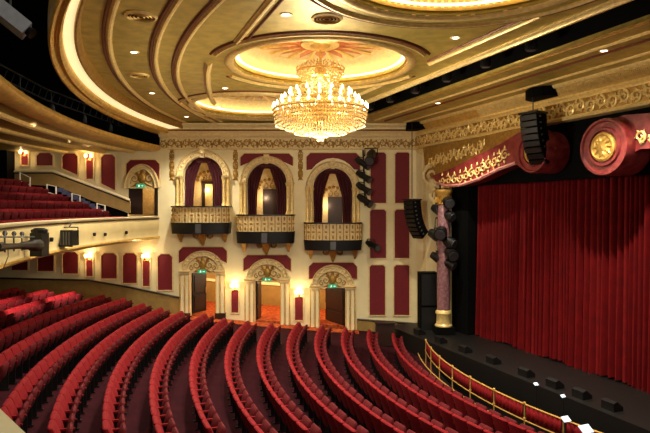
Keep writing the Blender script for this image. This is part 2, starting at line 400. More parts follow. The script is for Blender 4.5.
# corridor behind the lower doors and lobby behind the balcony door
mb = MB()
mb.hexa([(-9.5, 27.25, .2), (4.3, 27.25, -.3), (4.3, 31.5, -.3), (-9.5, 31.5, .2), (-9.5, 27.25, 1.1), (4.3, 27.25, .2), (4.3, 31.5, .2), (-9.5, 31.5, 1.1)])
struct(mb.build('floor_corridor', LOBBY))
mb = MB(); mb.box(-9.5, 4.3, 31.5, 31.7, -.3, 3.6); mb.box(-9.7, -9.5, 27.25, 31.7, -.3, 3.6); mb.box(4.3, 4.5, 27.25, 31.7, -.3, 3.6)
struct(mb.build('wall_corridor', TAN))
mb = MB(); mb.box(-9.7, 4.5, 27.25, 31.7, 3.6, 3.7); struct(mb.build('ceiling_corridor', CREAM))
mb = MB(); mb.hexa([(-9.5, 31.42, 2.25), (4.3, 31.42, 1.35), (4.3, 31.5, 1.35), (-9.5, 31.5, 2.25), (-9.5, 31.42, 2.4), (4.3, 31.42, 1.5), (4.3, 31.5, 1.5), (-9.5, 31.5, 2.4)])
struct(mb.build('trim_3', CREAM))
mb = MB(); mb.box(-10, -7.6, 28.8, 28.95, 5.6, 8.0); mb.box(-10.1, -10, 27.25, 28.95, 5.6, 8); mb.box(-7.6, -7.5, 27.25, 28.95, 5.6, 8); mb.box(-10.1, -7.5, 27.25, 28.95, 7.9, 8)
struct(mb.build('wall_landing', CREAM2))
mb = MB(); mb.box(-10.1, -7.5, 27.25, 28.95, 5.5, 5.75); struct(mb.build('floor_landing', CARPET))
mb = MB(); mb.box(-8.75, -8.05, 28.74, 28.8, 5.76, 7.3); struct(mb.build('door_5', DARK))
def plight(name, loc, W, col=(1, .72, .42), r=.1, parent=None):
    l = bpy.data.lights.new(name, 'POINT'); l.energy = W; l.color = col; l.shadow_soft_size = r
    o = bpy.data.objects.new(name, l); COL.objects.link(o); o.location = loc
    if parent: o.parent = parent
    return o
for i, x in enumerate((-5.6, -2.6, .6)): plight('corridor_lamp_light', (x, 29.6, 3.35 - i * .2), 110, r=.25)
plight('landing_lamp_light', (-8.3, 28.2, 7.6), 22, r=.15)

# ------------------------------------------------------------------ opera boxes
ORD = {1: 'leftmost and highest', 2: 'middle', 3: 'rightmost and lowest'}
for cx, sp, tp, rt, rb, bb, n in BOXES:
    root = thing('opera_box', {1: 'cream and gold opera box with arched maroon drapes, leftmost and highest of the three',
                 2: 'cream and gold opera box with arched maroon drapes, middle of the three, behind the chandelier',
                 3: 'cream and gold opera box with arched maroon drapes, rightmost of the three, beside wall spotlights'}[n],
                 'opera box', (wx(cx), WY, wz(bb)), 0, 'opera boxes on the side wall')
    Q = []
    ex = -1.35
    mb = MB(); archivolt(mb, cx, sp, 19.8, sp - tp, 27, sp - tp + 7, .02, .12, 24); arch_motifs(mb, cx, sp, 23.4, sp - tp + 3.5, .13, 17)
    Q.append(mb.build('archivolt', CREAM2, None, True))
    mb = MB(); mb.hexa([WF(cx - 1.8, tp + 1, 0), WF(cx + 1.8, tp + 1, 0), WF(cx + 1.8, tp + 1, .26), WF(cx - 1.8, tp + 1, .26), WF(cx - 2.6, tp - 8, 0), WF(cx + 2.6, tp - 8, 0), WF(cx + 2.6, tp - 8, .34), WF(cx - 2.6, tp - 8, .34)])
    mb.ball(WF(cx, tp - 4, .33), .1, 8, 5); Q.append(mb.build('keystone', CREAM2))
    for sg in (-1, 1):
        mb = MB(); column(mb, cx + sg * 21.2, sp, rt, .16, .075); column(mb, cx + sg * 25.2, sp, rt, .12, .075)
        Q.append(mb.build('column', GOLDB, None, True))
        mb = MB(); a, b = sorted((cx + sg * 19.6, cx + sg * 27.3))
        mb.hexa([WF(a, sp + .6, 0), WF(b, sp + .6, 0), WF(b, sp + .6, .28), WF(a, sp + .6, .28), WF(a, sp - 1.2, 0), WF(b, sp - 1.2, 0), WF(b, sp - 1.2, .32), WF(a, sp - 1.2, .32)])
        mb.hexa([WF(a, rt, 0), WF(b, rt, 0), WF(b, rt, .05), WF(a, rt, .05), WF(a, sp, 0), WF(b, sp, 0), WF(b, sp, .05), WF(a, sp, .05)])
        Q.append(mb.build('impost', CREAM2))
    # bowed parapet
    hw = 28.6 * K * .95; X = wx(cx); dep = 1.0
    def bow(n=20, g=0.): return [(X + (hw + g) * max(-1, min(1, 1.12 * sin(-pi / 2 + pi * i / n))), WY - (dep + g) * (max(0, cos(-pi / 2 + pi * i / n)) ** .3) * (.72 + .28 * cos(-pi / 2 + pi * i / n))) for i in range(n + 1)]
    def zz(py): return EYE + (HY - py) / F * (WY - .9)
    def shell(z0, z1, g0, g1, th=.08):
        m = MB(); o0, o1, i0, i1 = bow(g=g0), bow(g=g1), bow(g=g0 - th), bow(g=g1 - th)
        m.rings([[(a[0], a[1], z0), (b[0], b[1], z1), (c[0], c[1], z1), (d[0], d[1], z0)] for a, b, c, d in zip(o0, o1, i1, i0)]); return m
    Q.append(shell(zz(rb), zz(rt + 1), 0, 0).build('balustrade', CREAM2, None, True))
    mb = MB(); pts = bow(56)
    for i in range(3, 54, 1):
        x, y = pts[i]; zb, zt = zz(rb), zz(rt + 1)
        if i % 4 == 0:
            for q in (.2, .5, .8): mb.ball((x, y - .02, zb + (zt - zb) * q), .055, 6, 4, (1.3 if q == .5 else .8, .6, 1.8 if q != .5 else .8))
        if i % 4 == 2:
            mb.tube([(x, y - .02, zb), (x, y - .02, zt)], .02, 5)
    Q.append(mb.build('balustrade_ornament', GOLDD, None, True))
    Q.append(shell(zz(rt + 1.3), zz(rt), .07, .07, .2).build('box_rail', DARK, None, True))
    m = shell(zz(bb), zz(rb - .3), .02, .06, .2)
    # underside slab
    pb = bow(g=-.1); m.prism([(a, b) for a, b in pb], lambda a, b, d: (a, b, d), zz(bb), zz(bb) + .12)
    Q.append(m.build('base_band', BLACKG, None, True))
    mb = MB(); y = WY - dep - .06; mb.box(X - .13, X + .13, y - .06, y + .04, zz(bb) + .04, zz(rb) - .05); Q.append(mb.build('front_lamp', GREY))
    # brackets below
    for dx, s in ((-22, .8), (0, 1.1), (22, .8)):
        mb = MB(); x = wx(cx + dx); z = wz(bb) + (.05)
        mb.rings([[(x - .16 * s, WY, z), (x + .16 * s, WY, z), (x + .16 * s, WY - .5 * s, z), (x - .16 * s, WY - .5 * s, z)], [(x - .13 * s, WY, z - .2 * s), (x + .13 * s, WY, z - .2 * s), (x + .13 * s, WY - .34 * s, z - .2 * s), (x - .13 * s, WY - .34 * s, z - .2 * s)],
                  [(x - .04, WY, z - .55 * s), (x + .04, WY, z - .55 * s), (x + .04, WY - .08, z - .55 * s), (x - .04, WY - .08, z - .55 * s)]])
        if dx == 0:
            for sg in (-1, 1): spiral(lambda a, b, d: (x + a, WY - .05 - d, z + b), sg * .36, -.1, .2, 1.2, pi / 2, sg, 0, mb, .06)
        Q.append(mb.build('bracket', GOLDD))
    # drapes: two sides tied back inside the arch
    for sg in (-1, 1):
        mb = MB(); rg = []
        for i in range(17):
            t = i / 16; py = tp + .5 + (rb - 1 - tp) * t
            if py < sp: outer_ = 19.2 * sqrt(max(0, 1 - ((sp - py) / (sp - tp)) ** 2))
            else: outer_ = 19.2
            inner = min(outer_, .2 + 9 * min(1, t * 2.6) ** .8 + 3.5 * max(0, t - .4))
            if sg * (-1) > 0: inner = min(outer_, inner + .5)
            row = []
            for j in range(25):
                s = j / 24; xx = cx + sg * (inner + (outer_ - inner) * s)
                row.append((wx(xx), WY + .14 + .05 * sin(s * 26 + t * 2), wz(py)))
            rg.append(row)
        mb.rings(rg, closed=False)
        o = mb.build('drape', BOXC, None, True); md = o.modifiers.new('t', 'SOLIDIFY'); md.thickness = .02; Q.append(o)
    mb = MB(); rg = []
    for i in range(9):
        s = -1 + 2 * i / 8; top = sp - (sp - tp) * sqrt(1 - (s * .55) ** 2) * .995; bot = tp + 8.5 - 3 * abs(cos(s * pi * 1)) - 2.5 * abs(s)
        rg.append([(wx(cx + s * 10.5), WY + .1 + .04 * sin(i * 2 + q), wz(top + (max(bot, top + 1) - top) * q / 4)) for q in range(5)])
    mb.rings(rg, closed=False); o = mb.build('pelmet', BOXC, None, True); md = o.modifiers.new('t', 'SOLIDIFY'); md.thickness = .02; Q.append(o)
    world_parts(root, *Q)
    # the little room behind
    xl, xr = wx(cx - 21), wx(cx + 21); zf = zz(rb) - .1; zc = wz(tp) + .3
    mb = MB(); mb.box(xl, xr, WY + 2.2, WY + 2.3, zf, zc); mb.box(xl - .1, xl, WY + .26, WY + 2.3, zf, zc); mb.box(xr, xr + .1, WY + .26, WY + 2.3, zf, zc); mb.box(xl, xr, WY + .26, WY + 2.3, zc, zc + .1)
    rm = struct(mb.build('wall_box_room', CREAM2))
    mb = MB(); mb.box(xl, xr, WY - .0, WY + 2.3, zf - .1, zf); struct(mb.build('floor_box_room', CARPET))
    mb = MB(); dx = (cx + (-1, -3.5, -5)[n - 1] - 325) / F * 29.2; mb.box(dx, dx + .75, WY + 2.1, WY + 2.2, zf, zf + 2.2); d = mb.build('box_room_door', DARK, rm)
    mb = MB()
    crestY = WY + 2.18
    for q in range(9): mb.ball((dx + .3 + .55 * cos(pi * q / 8), crestY, zf + 2.25 + .45 * sin(pi * q / 8)), .09, 6, 4, (1, .5, 1))
    for sg in (-1, 1): spiral(lambda a, b, e: (dx + .3 + a, crestY - e, zf + 2.35 + b), sg * .18, 0, .16, 1.2, pi / 2, sg, .03, mb, .03)
    mb.build('overdoor_carving', GOLDD, rm)
    if n == 1:
        mb = MB(); mb.box(dx + .18, dx + .57, WY + 2.05, WY + 2.1, zf + .1, zf + 2.05); mb.build('door_glazing', GOLDB, rm)
    plight('box_lamp_light', (wx(cx - 6), WY + 1.75, zf + 1.75), 16, r=.06)

# ------------------------------------------------------------------ ceiling
CZ = EYE + 4.1
def Xo(Y): return 16.06 - sqrt(24.52 ** 2 - (Y - 22.82) ** 2)
def Xc(Y): return 14.65 - sqrt(22.05 ** 2 - (Y - 21.24) ** 2)
YS = [4 + i * .5 for i in range(46)] + [26.99]
DOMES = [SU(5.87, 14.905 - 7.05 * i, 0)[:2] for i in (-1, 0, 1)]
DR = 2.45
def circ(c, r, n=48): return [(c[0] + r * cos(2 * pi * i / n), c[1] + r * sin(2 * pi * i / n)) for i in range(n)]
left = [(Xc(y) + .12, y) for y in YS]
def slotx(u, Y): return (u - NY * Y) / NX
hatch1, hatch2 = [], []
inner_edge = [(slotx(9.55, WY), WY), (slotx(9.55, 4), 4)]
clf = lambda a, b, d: (a, b, CZ + d)
dh = []
for i, c in enumerate(DOMES):
    pts = circ(c, DR)
    dh.append(pts)
ceil = struct(plate('ceiling', left + inner_edge, dh, clf, 0, .1, GOLDC))
stagec = [(slotx(10.75, WY), WY), (4.4, WY)] + [SU(13.75, v, 0)[:2] for v in (23.1, 4)] + [(slotx(10.75, 3), 3)]
HT = [SU(12.6, 21.4, 0)[:2], SU(12.5, 13.45, 0)[:2]]
def hpoly(c, l, w_): return [(c[0] + NX * a * w_ - NY * b * l, c[1] + NY * a * w_ + NX * b * l) for a, b in ((-1, -1), (1, -1), (1, 1), (-1, 1))]
c2 = struct(plate('ceiling_stage_side', stagec, [], clf, -.1, .1, GOLDC))
# outer moulded rim with the glowing cove
def rim(prof, name, m, parent):
    b = MB(); rg = []
    for y in YS:
        a, c = Xo(y), Xc(y); w_ = c - a
        rg.append([(a + t * w_ + o_, y, EYE + z) for t, o_, z in prof])
    b.rings(rg); return b.build(name, m, parent, True)
rim([(0, 0, 4.1), (0, 0, 3.66), (.02, 0, 3.6), (.1, 0, 3.57), (.2, 0, 3.6), (.25, 0, 3.66), (.3, 0, 3.66), (.34, 0, 3.62), (.44, 0, 3.6), (.52, 0, 3.64), (.56, 0, 3.72), (.56, 0, 4.1)], 'outer_moulding', GOLD, ceil)
rim([(.56, 0, 3.82), (.6, 0, 3.78), (.97, 0, 3.84), (.97, 0, 3.95), (.56, 0, 3.95)], 'cove_light', LED, ceil)
rim([(.97, 0, 4.1), (.97, 0, 3.84), (1, 0, 3.8), (1, .05, 3.8), (1, .1, 3.86), (1, .14, 3.98), (1, .14, 4.1)], 'inner_moulding', GOLDD, ceil)
def ridge(name, pts, w_, h, m, parent, z=CZ):
    b = MB(); rg = []
    for i, p in enumerate(pts):
        a = pts[max(0, i - 1)]; c = pts[min(len(pts) - 1, i + 1)]; dx, dy = c[0] - a[0], c[1] - a[1]; l = math.hypot(dx, dy) or 1; nx, ny = -dy / l, dx / l
        rg.append([(p[0] + nx * w_ * s, p[1] + ny * w_ * s, z - h * d) for s, d in ((-.5, -.05), (-.5, .35), (-.3, .5), (-.15, 1), (.15, 1), (.3, .5), (.5, .35), (.5, -.05))])
    b.rings(rg); return b.build(name, m, parent, True)
def arcY(cx, cy, r, y0, y1, n=40, dx=0): return [(cx - sqrt(r * r - (y0 + (y1 - y0) * i / n - cy) ** 2) + dx, y0 + (y1 - y0) * i / n) for i in range(n + 1)]
for (cx, cy, r, y1, y0) in ((18.69, 22.56, 25.56, 26.9, 5), (18.04, 22.01, 23.65, 26.9, 5), (17.47, 22.38, 22.61, 26.2, 5)):
    ridge('gilded_ridge', arcY(cx, cy, r, y0, y1), .15, .07, GOLDB, ceil)
    ridge('red_ridge_line', arcY(cx, cy, r, y0, y1, dx=-.13), .09, .04, REDB, ceil)
pts = [P(a, b, 4.1 * F / (HY - b))[:2] for a, b in ((209, 62), (207, 72), (207.5, 84), (210, 95), (214, 103))]
ridge('gilded_ridge', pts, .2, .1, GOLDB, ceil)
# straight mouldings tangent to the dome rings and slot edges
def uline(u, v0, v1, w_=.16, h=.08, m=GOLDB, par=None, z=CZ): return ridge('straight_moulding', [SU(u, v0 + (v1 - v0) * i / 6, 0)[:2] for i in range(7)], w_, h, m, par or ceil, z)
vc = [14.905 - 7.05 * i for i in (-1, 0, 1)]
for u in (8.62, 3.12):
    uline(u, vc[1] - 1.4, vc[2] + 1.4); uline(u + (.2 if u < 5 else -.2), vc[1] - 1.6, vc[2] + 1.6, .07, .05, REDB)
    if u > 5: uline(u, vc[0] - 1.4, vc[1] + 1.4)
uline(9.42, 0, 22, .22, .12, GOLDB)
uline(10.85, 0, 22, .1, .05, GOLDD, c2, CZ - .1)
for u in (11.5, 12.0, 13.0): uline(u, 0, 22.5, .1, .05, GOLDB if u != 12 else REDB, c2, CZ - .1)
# cove domes
for i, c in enumerate(DOMES):
    b = MB()
    b.lathe([(2.45, 0), (2.47, -.03), (2.56, -.06), (2.66, -.04), (2.7, 0), (2.72, .02), (2.45, .02)], (c[0], c[1], CZ), 64)
    dome = b.build('dome_rim', GOLDB, ceil, True)
    for a0_, a1_ in ((203, 337), (23, 157)):
        ap = [(c[0] + 3.0 * cos(radians(a0_ + (a1_ - a0_) * q / 30)), c[1] + 3.0 * sin(radians(a0_ + (a1_ - a0_) * q / 30))) for q in range(31)]
        ridge('dome_outer_ring', ap, .13, .07, GOLDB, ceil)
        ridge('dome_red_line', [(c[0] + (x - c[0]) * 1.045, c[1] + (y - c[1]) * 1.045) for x, y in ap], .08, .04, REDB, ceil)
    b = MB(); prof = [(2.45, .1), (2.52, .12), (2.5, .3), (2.3, .5), (2.0, .62), (1.92, .63), (1.9, .66), (.01, .72)]
    n = 64; rg = [[(c[0] + r * cos(2 * pi * j / n), c[1] + r * sin(2 * pi * j / n), CZ + z) for j in range(n)] for r, z in prof]
    b.rings(rg, caps=False); b.build('dome_cove', CREAM2, ceil, True)
    b = MB()
    b.lathe([(2.4, .1), (2.46, .1), (2.46, .17), (2.4, .17)], (c[0], c[1], CZ), 64)
    b.build('dome_lip', GOLD, ceil, True)
    # lamp tube lying in the trough, out of sight behind the lip
    b = MB(); n = 64
    b.rings([[(c[0] + r * cos(2 * pi * j / n), c[1] + r * sin(2 * pi * j / n), CZ + z) for j in range(n)] for r, z in ((2.3, .22), (2.36, .19), (2.42, .22), (2.36, .25), (2.3, .22))], caps=False)
    b.build('dome_cove_light', LEDD, ceil, True)
    b = MB(); N = 16
    for q in range(N):
        t = 2 * pi * q / N
        fr = lambda a, bb, d: (c[0] + a * cos(t) - bb * sin(t), c[1] + a * sin(t) + bb * cos(t), CZ + .68 - d)
        leaf(fr, .55, 0, 1.25, .2, 0, 0, b, .09)
    b.build('dome_petals', PETAL, ceil)
    b = MB()
    for q in range(N):
        t = 2 * pi * (q + .5) / N
        b.tube([(c[0] + .5 * cos(t), c[1] + .5 * sin(t), CZ + .66), (c[0] + 1.8 * cos(t), c[1] + 1.8 * sin(t), CZ + .62)], [.03, .06], 5)
    b.lathe([(.5, .62), (.55, .58), (.42, .52), (.3, .56), (.2, .5), (.1, .44), (.02, .43)], (c[0], c[1], CZ), 24)
    b.build('dome_sunburst', GOLDB, ceil, True)
    if i == 2:
        b = MB()
        for q in range(100):
            t = 2 * pi * q / 100; b.tube([(c[0] + 2.44 * cos(t), c[1] + 2.44 * sin(t), CZ + .16), (c[0] + 2.38 * cos(t), c[1] + 2.38 * sin(t), CZ + .42), (c[0] + 2.05 * cos(t), c[1] + 2.05 * sin(t), CZ + .56)], .035, 4)
        b.build('dome_ribs', GOLDB, ceil, True)
# black slot between the two ceilings
b = MB()
fr = lambda a, bb, d: SU(a, bb, d)
b.prism([(9.5, 0), (9.5, 24)], fr, 0, 0) if False else None
for (u0, u1, z0, z1) in ((9.45, 9.55, CZ, CZ + 1.8), (10.75, 10.85, CZ, CZ + 1.8), (9.45, 10.85, CZ + 1.8, CZ + 1.9)):
    b.hexa([SU(u0, -1, z0), SU(u1, -1, z0), SU(u1, 21.6, z0), SU(u0, 21.6, z0), SU(u0, -1, z1), SU(u1, -1, z1), SU(u1, 21.6, z1), SU(u0, 21.6, z1)])
b.hexa([SU(9.45, 21.6, CZ), SU(10.85, 21.6, CZ), SU(10.85, 21.7, CZ), SU(9.45, 21.7, CZ), SU(9.45, 21.6, CZ + 1.9), SU(10.85, 21.6, CZ + 1.9), SU(10.85, 21.7, CZ + 1.9), SU(9.45, 21.7, CZ + 1.9)])
struct(b.build('ceiling_slot', BLACK))
for k, v in enumerate((20.3, 18.6, 16.8, 14.9, 13.0, 11.2)):
    lab = 'black spotlight in the dark ceiling slot, %s counting from the far wall' % ('first', 'second', 'third', 'fourth', 'fifth', 'sixth')[k]
    t = thing('slot_spotlight', lab, 'spotlight', SU(10.15, v, CZ + .12), .38, 'spotlights in the ceiling slot')
    b = MB(); b.lathe([(.12, -.2), (.15, -.18), (.16, .1), (.1, .22)], n=12); b.build('lamp_body', BLACKG, t, True)
    b = MB(); b.lathe([(.115, -.215), (.11, -.2)], n=12); b.build('lens', GREY, t)
    b = MB(); b.tube([(-.2, 0, 0), (-.2, 0, .35), (.2, 0, .35), (.2, 0, 0)], .02); b.tube([(0, 0, .35), (0, 0, 1.45)], .025); b.build('yoke', GREY, t)

# ------------------------------------------------------------------ balconies
BR = 27.2
def a_wall(r): return pi - math.asin(min(1, (WY - .02 - CY) / r))
def ring_part(prof, th1, n=48, zoff=None, th0=None):
    b = MB(); rg = []
    for i in range(n + 1):
        row = []
        for r, z in prof:
            t0 = th0 if th0 is not None else a_wall(r)
            t = t0 + (th1 - t0) * i / n; x, y = CX + r * cos(t), CY + r * sin(t)
            row.append((x, y, EYE + z + (zoff(y) if zoff else 0)))
        rg.append(row)
    b.rings(rg); return b
def dip(y): return 0 if y > 12 else -.45 * (1 - max(0, (y - 2.5)) / 9.5) if y > 2.5 else -.45
bal = thing('balcony', 'curved cream balcony front with dark rail, holding rows of red seats on the left', 'balcony', (CX - BR, CY, EYE - 1.5))
q1 = ring_part([(BR + .05, -.42), (BR - .02, -.42), (BR - .02, -.5), (BR - .06, -.62), (BR - .05, -.95), (BR, -1.2), (BR - .04, -1.3), (BR + .0, -1.42), (BR + .1, -1.47), (BR + .12, -1.47), (BR + .06, -.42)], radians(228.5), 70, dip).build('balcony_front', FRONT, None, True)
q2 = ring_part([(BR - .05, -.40), (BR - .06, -.36), (BR + .0, -.34), (BR + .06, -.36), (BR + .08, -.42), (BR - .02, -.43)], radians(228.5), 70, dip).build('balcony_rail', [CREAM], None, True)
q6 = ring_part([(BR - .065, -.44), (BR - .05, -.44), (BR - .05, -.49), (BR - .065, -.49)], radians(228.5), 70, dip).build('rail_line', DARK, None)
q8 = ring_part([(BR + .075, -.5), (BR + .135, -1.3), (BR + .16, -1.3), (BR + .1, -.5)], radians(230), 20, dip, radians(206)).build('rail_lining', RED, None)
q7 = ring_part([(BR + .1, -1.3), (28.7, -1.3), (28.7, -1.2), (BR + .1, -1.2)], radians(230), 20, None, radians(206)).build('balcony_aisle', CARPET, None)
q3 = ring_part([(BR - .08, -1.3), (BR - .1, -1.36), (BR - .04, -1.4), (BR + .0, -1.34)], radians(228.5), 70, dip).build('gilded_line', GOLD, None, True)
steps = [(BR + .12, -1.45), (BR + .12, -1.2)]
r_ = BR + .3
TR = []
for i in range(7):
    z = -1.2 + i * .33; steps += [(BR + .3 + i * .9, z), (BR + 1.2 + i * .9, z)]; TR.append((BR + .3 + i * .9 + .5, z))
steps += [(36, 1.0), (36, -1.1)]
q4 = ring_part(steps, radians(206), 50).build('balcony_step', CARPET, None)
q5 = ring_part([(BR + .2, -1.46), (BR + .4, -1.5), (36, -1.2), (36, -1.15)], radians(206), 50).build('balcony_soffit', CREAM2, None)
world_parts(bal, q1, q2, q3, q4, q5, q6, q7, q8)
ub = thing('upper_balcony', 'gold upper balcony with panelled soffit, curving out above the left wall sconces', 'balcony', (CX - 27.1, CY, EYE + 2.8))
UR = 27.1
q1 = ring_part([(UR - .02, 3.05), (UR - .05, 3.0), (UR - .06, 2.9), (UR, 2.84), (UR + .15, 2.78), (UR + .5, 2.76), (UR + .5, 3.05)], radians(214), 60).build('balcony_lip', GOLD, None, True)
q2 = ring_part([(UR + .4, 2.9), (UR + .4, 2.8), (37, 2.75), (37, 2.95)], radians(214), 60).build('balcony_soffit', GOLDC, None)
qq = [q1, q2]
for r in (28.2, 29.6, 31.4):
    qq.append(ring_part([(r, 2.8), (r + .05, 2.7), (r + .15, 2.66), (r + .25, 2.7), (r + .3, 2.8)], radians(214), 60).build('soffit_moulding', GOLDB, None, True))
    qq.append(ring_part([(r + .32, 2.8), (r + .32, 2.73), (r + .42, 2.73), (r + .42, 2.8)], radians(214), 60).build('soffit_line', REDB, None, True))
world_parts(ub, *qq)
# rear darkness: wall and roof beyond the tiers
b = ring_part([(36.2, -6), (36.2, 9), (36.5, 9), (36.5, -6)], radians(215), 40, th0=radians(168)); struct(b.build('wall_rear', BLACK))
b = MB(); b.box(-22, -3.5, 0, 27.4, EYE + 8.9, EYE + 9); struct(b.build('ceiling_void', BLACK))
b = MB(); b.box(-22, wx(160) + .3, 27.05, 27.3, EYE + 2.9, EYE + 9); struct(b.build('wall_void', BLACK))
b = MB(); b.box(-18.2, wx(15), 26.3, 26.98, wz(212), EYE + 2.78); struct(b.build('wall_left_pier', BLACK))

# ------------------------------------------------------------------ stage, curtain, proscenium
SZ = EYE - 5.3
b = MB(); b.hexa([SU(12.2, -2, SZ - 1.4), SU(24, -2, SZ - 1.4), SU(24, 22.6, SZ - 1.4), SU(12.2, 22.6, SZ - 1.4), SU(12.2, -2, SZ), SU(24, -2, SZ), SU(24, 22.6, SZ), SU(12.2, 22.6, SZ)])
struct(b.build('floor_stage', STAGE))
b = MB(); b.hexa([SU(7, -4, SZ - 1.5), SU(12.25, -4, SZ - 1.5), SU(12.25, 24, SZ - 1.5), SU(7, 24, SZ - 1.5), SU(7, -4, SZ - 1.4), SU(12.25, -4, SZ - 1.4), SU(12.25, 24, SZ - 1.4), SU(7, 24, SZ - 1.4)])
struct(b.build('floor_pit', BLACK))
b = MB(); n = 620; rows_ = []
for q in range(9):
    t = q / 8; row = []
    for i in range(n + 1):
        v = 7.0 + 12.55 * i / n
        sw = sin(v * 14.0 + 1.3 * sin(v * 2.1) + .8 * sin(v * 4.7)); a = .27 * (1 - 2 * abs(sw) ** .7 * 1.0) * (1 if 1 else 0) + .06 * sin(v * 41 + 2 * sin(v * 3)) * (.4 + t * .6)
        a *= .6 + .5 * t
        z = SZ + .03 + (1 - t) * (EYE + 1.7 - SZ) + (.05 * sin(v * 2.6) if q == 8 else 0)
        row.append(SU(14.95 + a, v, z))
    rows_.append(row)
b.rings(rows_, closed=False)
o = b.build('stage_curtain', CURT, None, True); tag(o, 'large red velvet curtain hanging in folds across the stage', 'curtain')
b = MB()
def ubox(b, u0, u1, v0, v1, z0, z1): b.hexa([SU(u0, v0, z0), SU(u1, v0, z0), SU(u1, v1, z0), SU(u0, v1, z0), SU(u0, v0, z1), SU(u1, v0, z1), SU(u1, v1, z1), SU(u0, v1, z1)])
ubox(b, 15.3, 15.5, 2, 24, SZ, EYE + 4.5); struct(b.build('wall_stage_back', BLACK))
b = MB(); ubox(b, 14.5, 14.62, 2, 21.5, EYE + .98, EYE + 3.6); tag(b.build('black_pelmet', BLACK), 'black masking cloth hanging above the red stage curtain', 'masking cloth')
b = MB(); ubox(b, 14.35, 14.75, 19.55, 20.9, SZ, EYE + 1.2); tag(b.build('masking_leg', BLACK), 'tall black masking flat at the left edge of the stage curtain', 'masking flat')
pro = thing('proscenium', 'carved gold and red marbled proscenium arch framing the stage, with scroll volutes', 'proscenium', SU(14.2, 16, SZ))
PQ = []
def usweep(prof, v0, v1, name, m, smooth=True):   # prof (u,z rel eye)
    b = MB(); b.rings([[SU(u, v, EYE + z) for u, z in prof] for v in (v0, v1)]); o = b.build(name, m, None, smooth); PQ.append(o); return o
V0, V1 = 5.0, 23.35
usweep([(14.3, 4.1), (13.6, 4.1), (13.6, 3.96), (13.66, 3.9), (13.75, 3.9), (13.75, 4.0)], V0, 22.6, 'upper_fillet', GOLDB)
b = MB(); rg = []
for q in range(9):
    t = q / 8 * pi / 2; rg.append([SU(13.75 + .42 * (1 - cos(t)), v, EYE + 3.95 - .33 * sin(t)) for v in (V0, 22.9)])
b.rings(rg, closed=False); PQ.append(b.build('cove', GOLD, None, True))
b = MB()
for i in range(170):
    v = 8 + i * .06
    b.tube([SU(13.73 + .42 * (1 - cos(t)), v, EYE + 3.95 - .33 * sin(t)) for t in (0, .4, .8, 1.2, 1.57)], .024, 4)
PQ.append(b.build('cove_ribs', GOLDB, None, True))
usweep([(14.3, 3.66), (13.98, 3.66), (13.95, 3.58), (14.05, 3.52), (14.05, 3.48), (14.3, 3.48)], V0, V1, 'frieze_cornice', GOLDB)
usweep([(14.3, 3.5), (14.1, 3.5), (14.1, 2.98), (14.3, 2.98)], V0, V1, 'frieze_ground', GOLDD)
usweep([(14.3, 3.0), (14.02, 3.0), (13.98, 2.94), (14.02, 2.88), (14.3, 2.86)], V0, V1, 'frieze_base_moulding', GOLDB)
UF = lambda a, bb, d: SU(14.1 - d, a, bb)
b = MB(); scrollwork(b, UF, 8, V1 - .2, EYE + 2.99, EYE + 3.5, .4, .02, .045); PQ.append(b.build('frieze_scrollwork', GOLDB, None, True))
# lower gold panel and red swag board left
def vz(px, py, u):
    t = (px - 325) / F; Y = u / (NX * t + NY); X = t * Y
    return (-NY * X + NX * Y, EYE + (HY - py) * Y / F)
def upoly(px, u): return [vz(a, b_, u) for a, b_ in px]
u = 14.0
low = upoly([(423, 148), (470, 139), (527, 126), (527, 136), (512, 145), (480, 162), (452, 174), (437, 182), (426, 174)], u)
b = MB(); b.prism(low, lambda a, bb, d: SU(u - d, a, bb), -.3, 0); PQ.append(b.build('lower_gold_board', GOLDD))
b = MB(); f2 = lambda a, bb, d: SU(u - d, a, bb)
p0, p1 = vz(428, 163, u), vz(484, 146, u)
def slant(a, bb, d): t = (a - p0[0]) / (p1[0] - p0[0]); return SU(u - d, a, bb + p0[1] + (p1[1] - p0[1]) * t)
scrollwork(b, slant, p0[0], p1[0], -.3, .3, .5, .03, .045); PQ.append(b.build('lower_scrollwork', GOLDB, None, True))
u = 13.8
red = upoly([(432, 176), (452, 168), (480, 154), (500, 144), (518, 133), (532, 128), (548, 134), (556, 148), (551, 164), (538, 172), (524, 170), (516, 164), (500, 170), (480, 180), (462, 186), (447, 187), (438, 184)], u)
b = MB(); b.prism(red, lambda a, bb, d: SU(u - d, a, bb), -.55, 0); PQ.append(b.build('swag_board', REDM))
b = MB()
pts = [vz(a, c_, u) for a, c_ in [(440, 181), (458, 179), (475, 172), (492, 163), (508, 153)]]
for i in range(4):
    a, c_ = pts[i], pts[i + 1]
    for q in range(3):
        t = (q + .5) / 3; x, y = a[0] + (c_[0] - a[0]) * t, a[1] + (c_[1] - a[1]) * t
        spiral(f2 if False else (lambda aa, bb, d: SU(u - .03 - d, aa, bb)), x, y, .2, 1.3, q, 1 if q % 2 else -1, 0, b, .035)
        for z in range(4): leaf(lambda aa, bb, d: SU(u - .03 - d, aa, bb), x + .15 * cos(z * 1.6), y + .2 * sin(z * 1.6), .15, .05, z * 1.6, 0, b)
PQ.append(b.build('swag_gilding', GOLDB, None, True))
edge = [vz(a, c_, u) for a, c_ in [(438, 183), (447, 186), (462, 185), (480, 179), (500, 169), (517, 163)]]
b = MB(); b.tube([SU(u - .03, a, c_) for a, c_ in edge], .07, 6); PQ.append(b.build('swag_edge', PINKM, None, True))
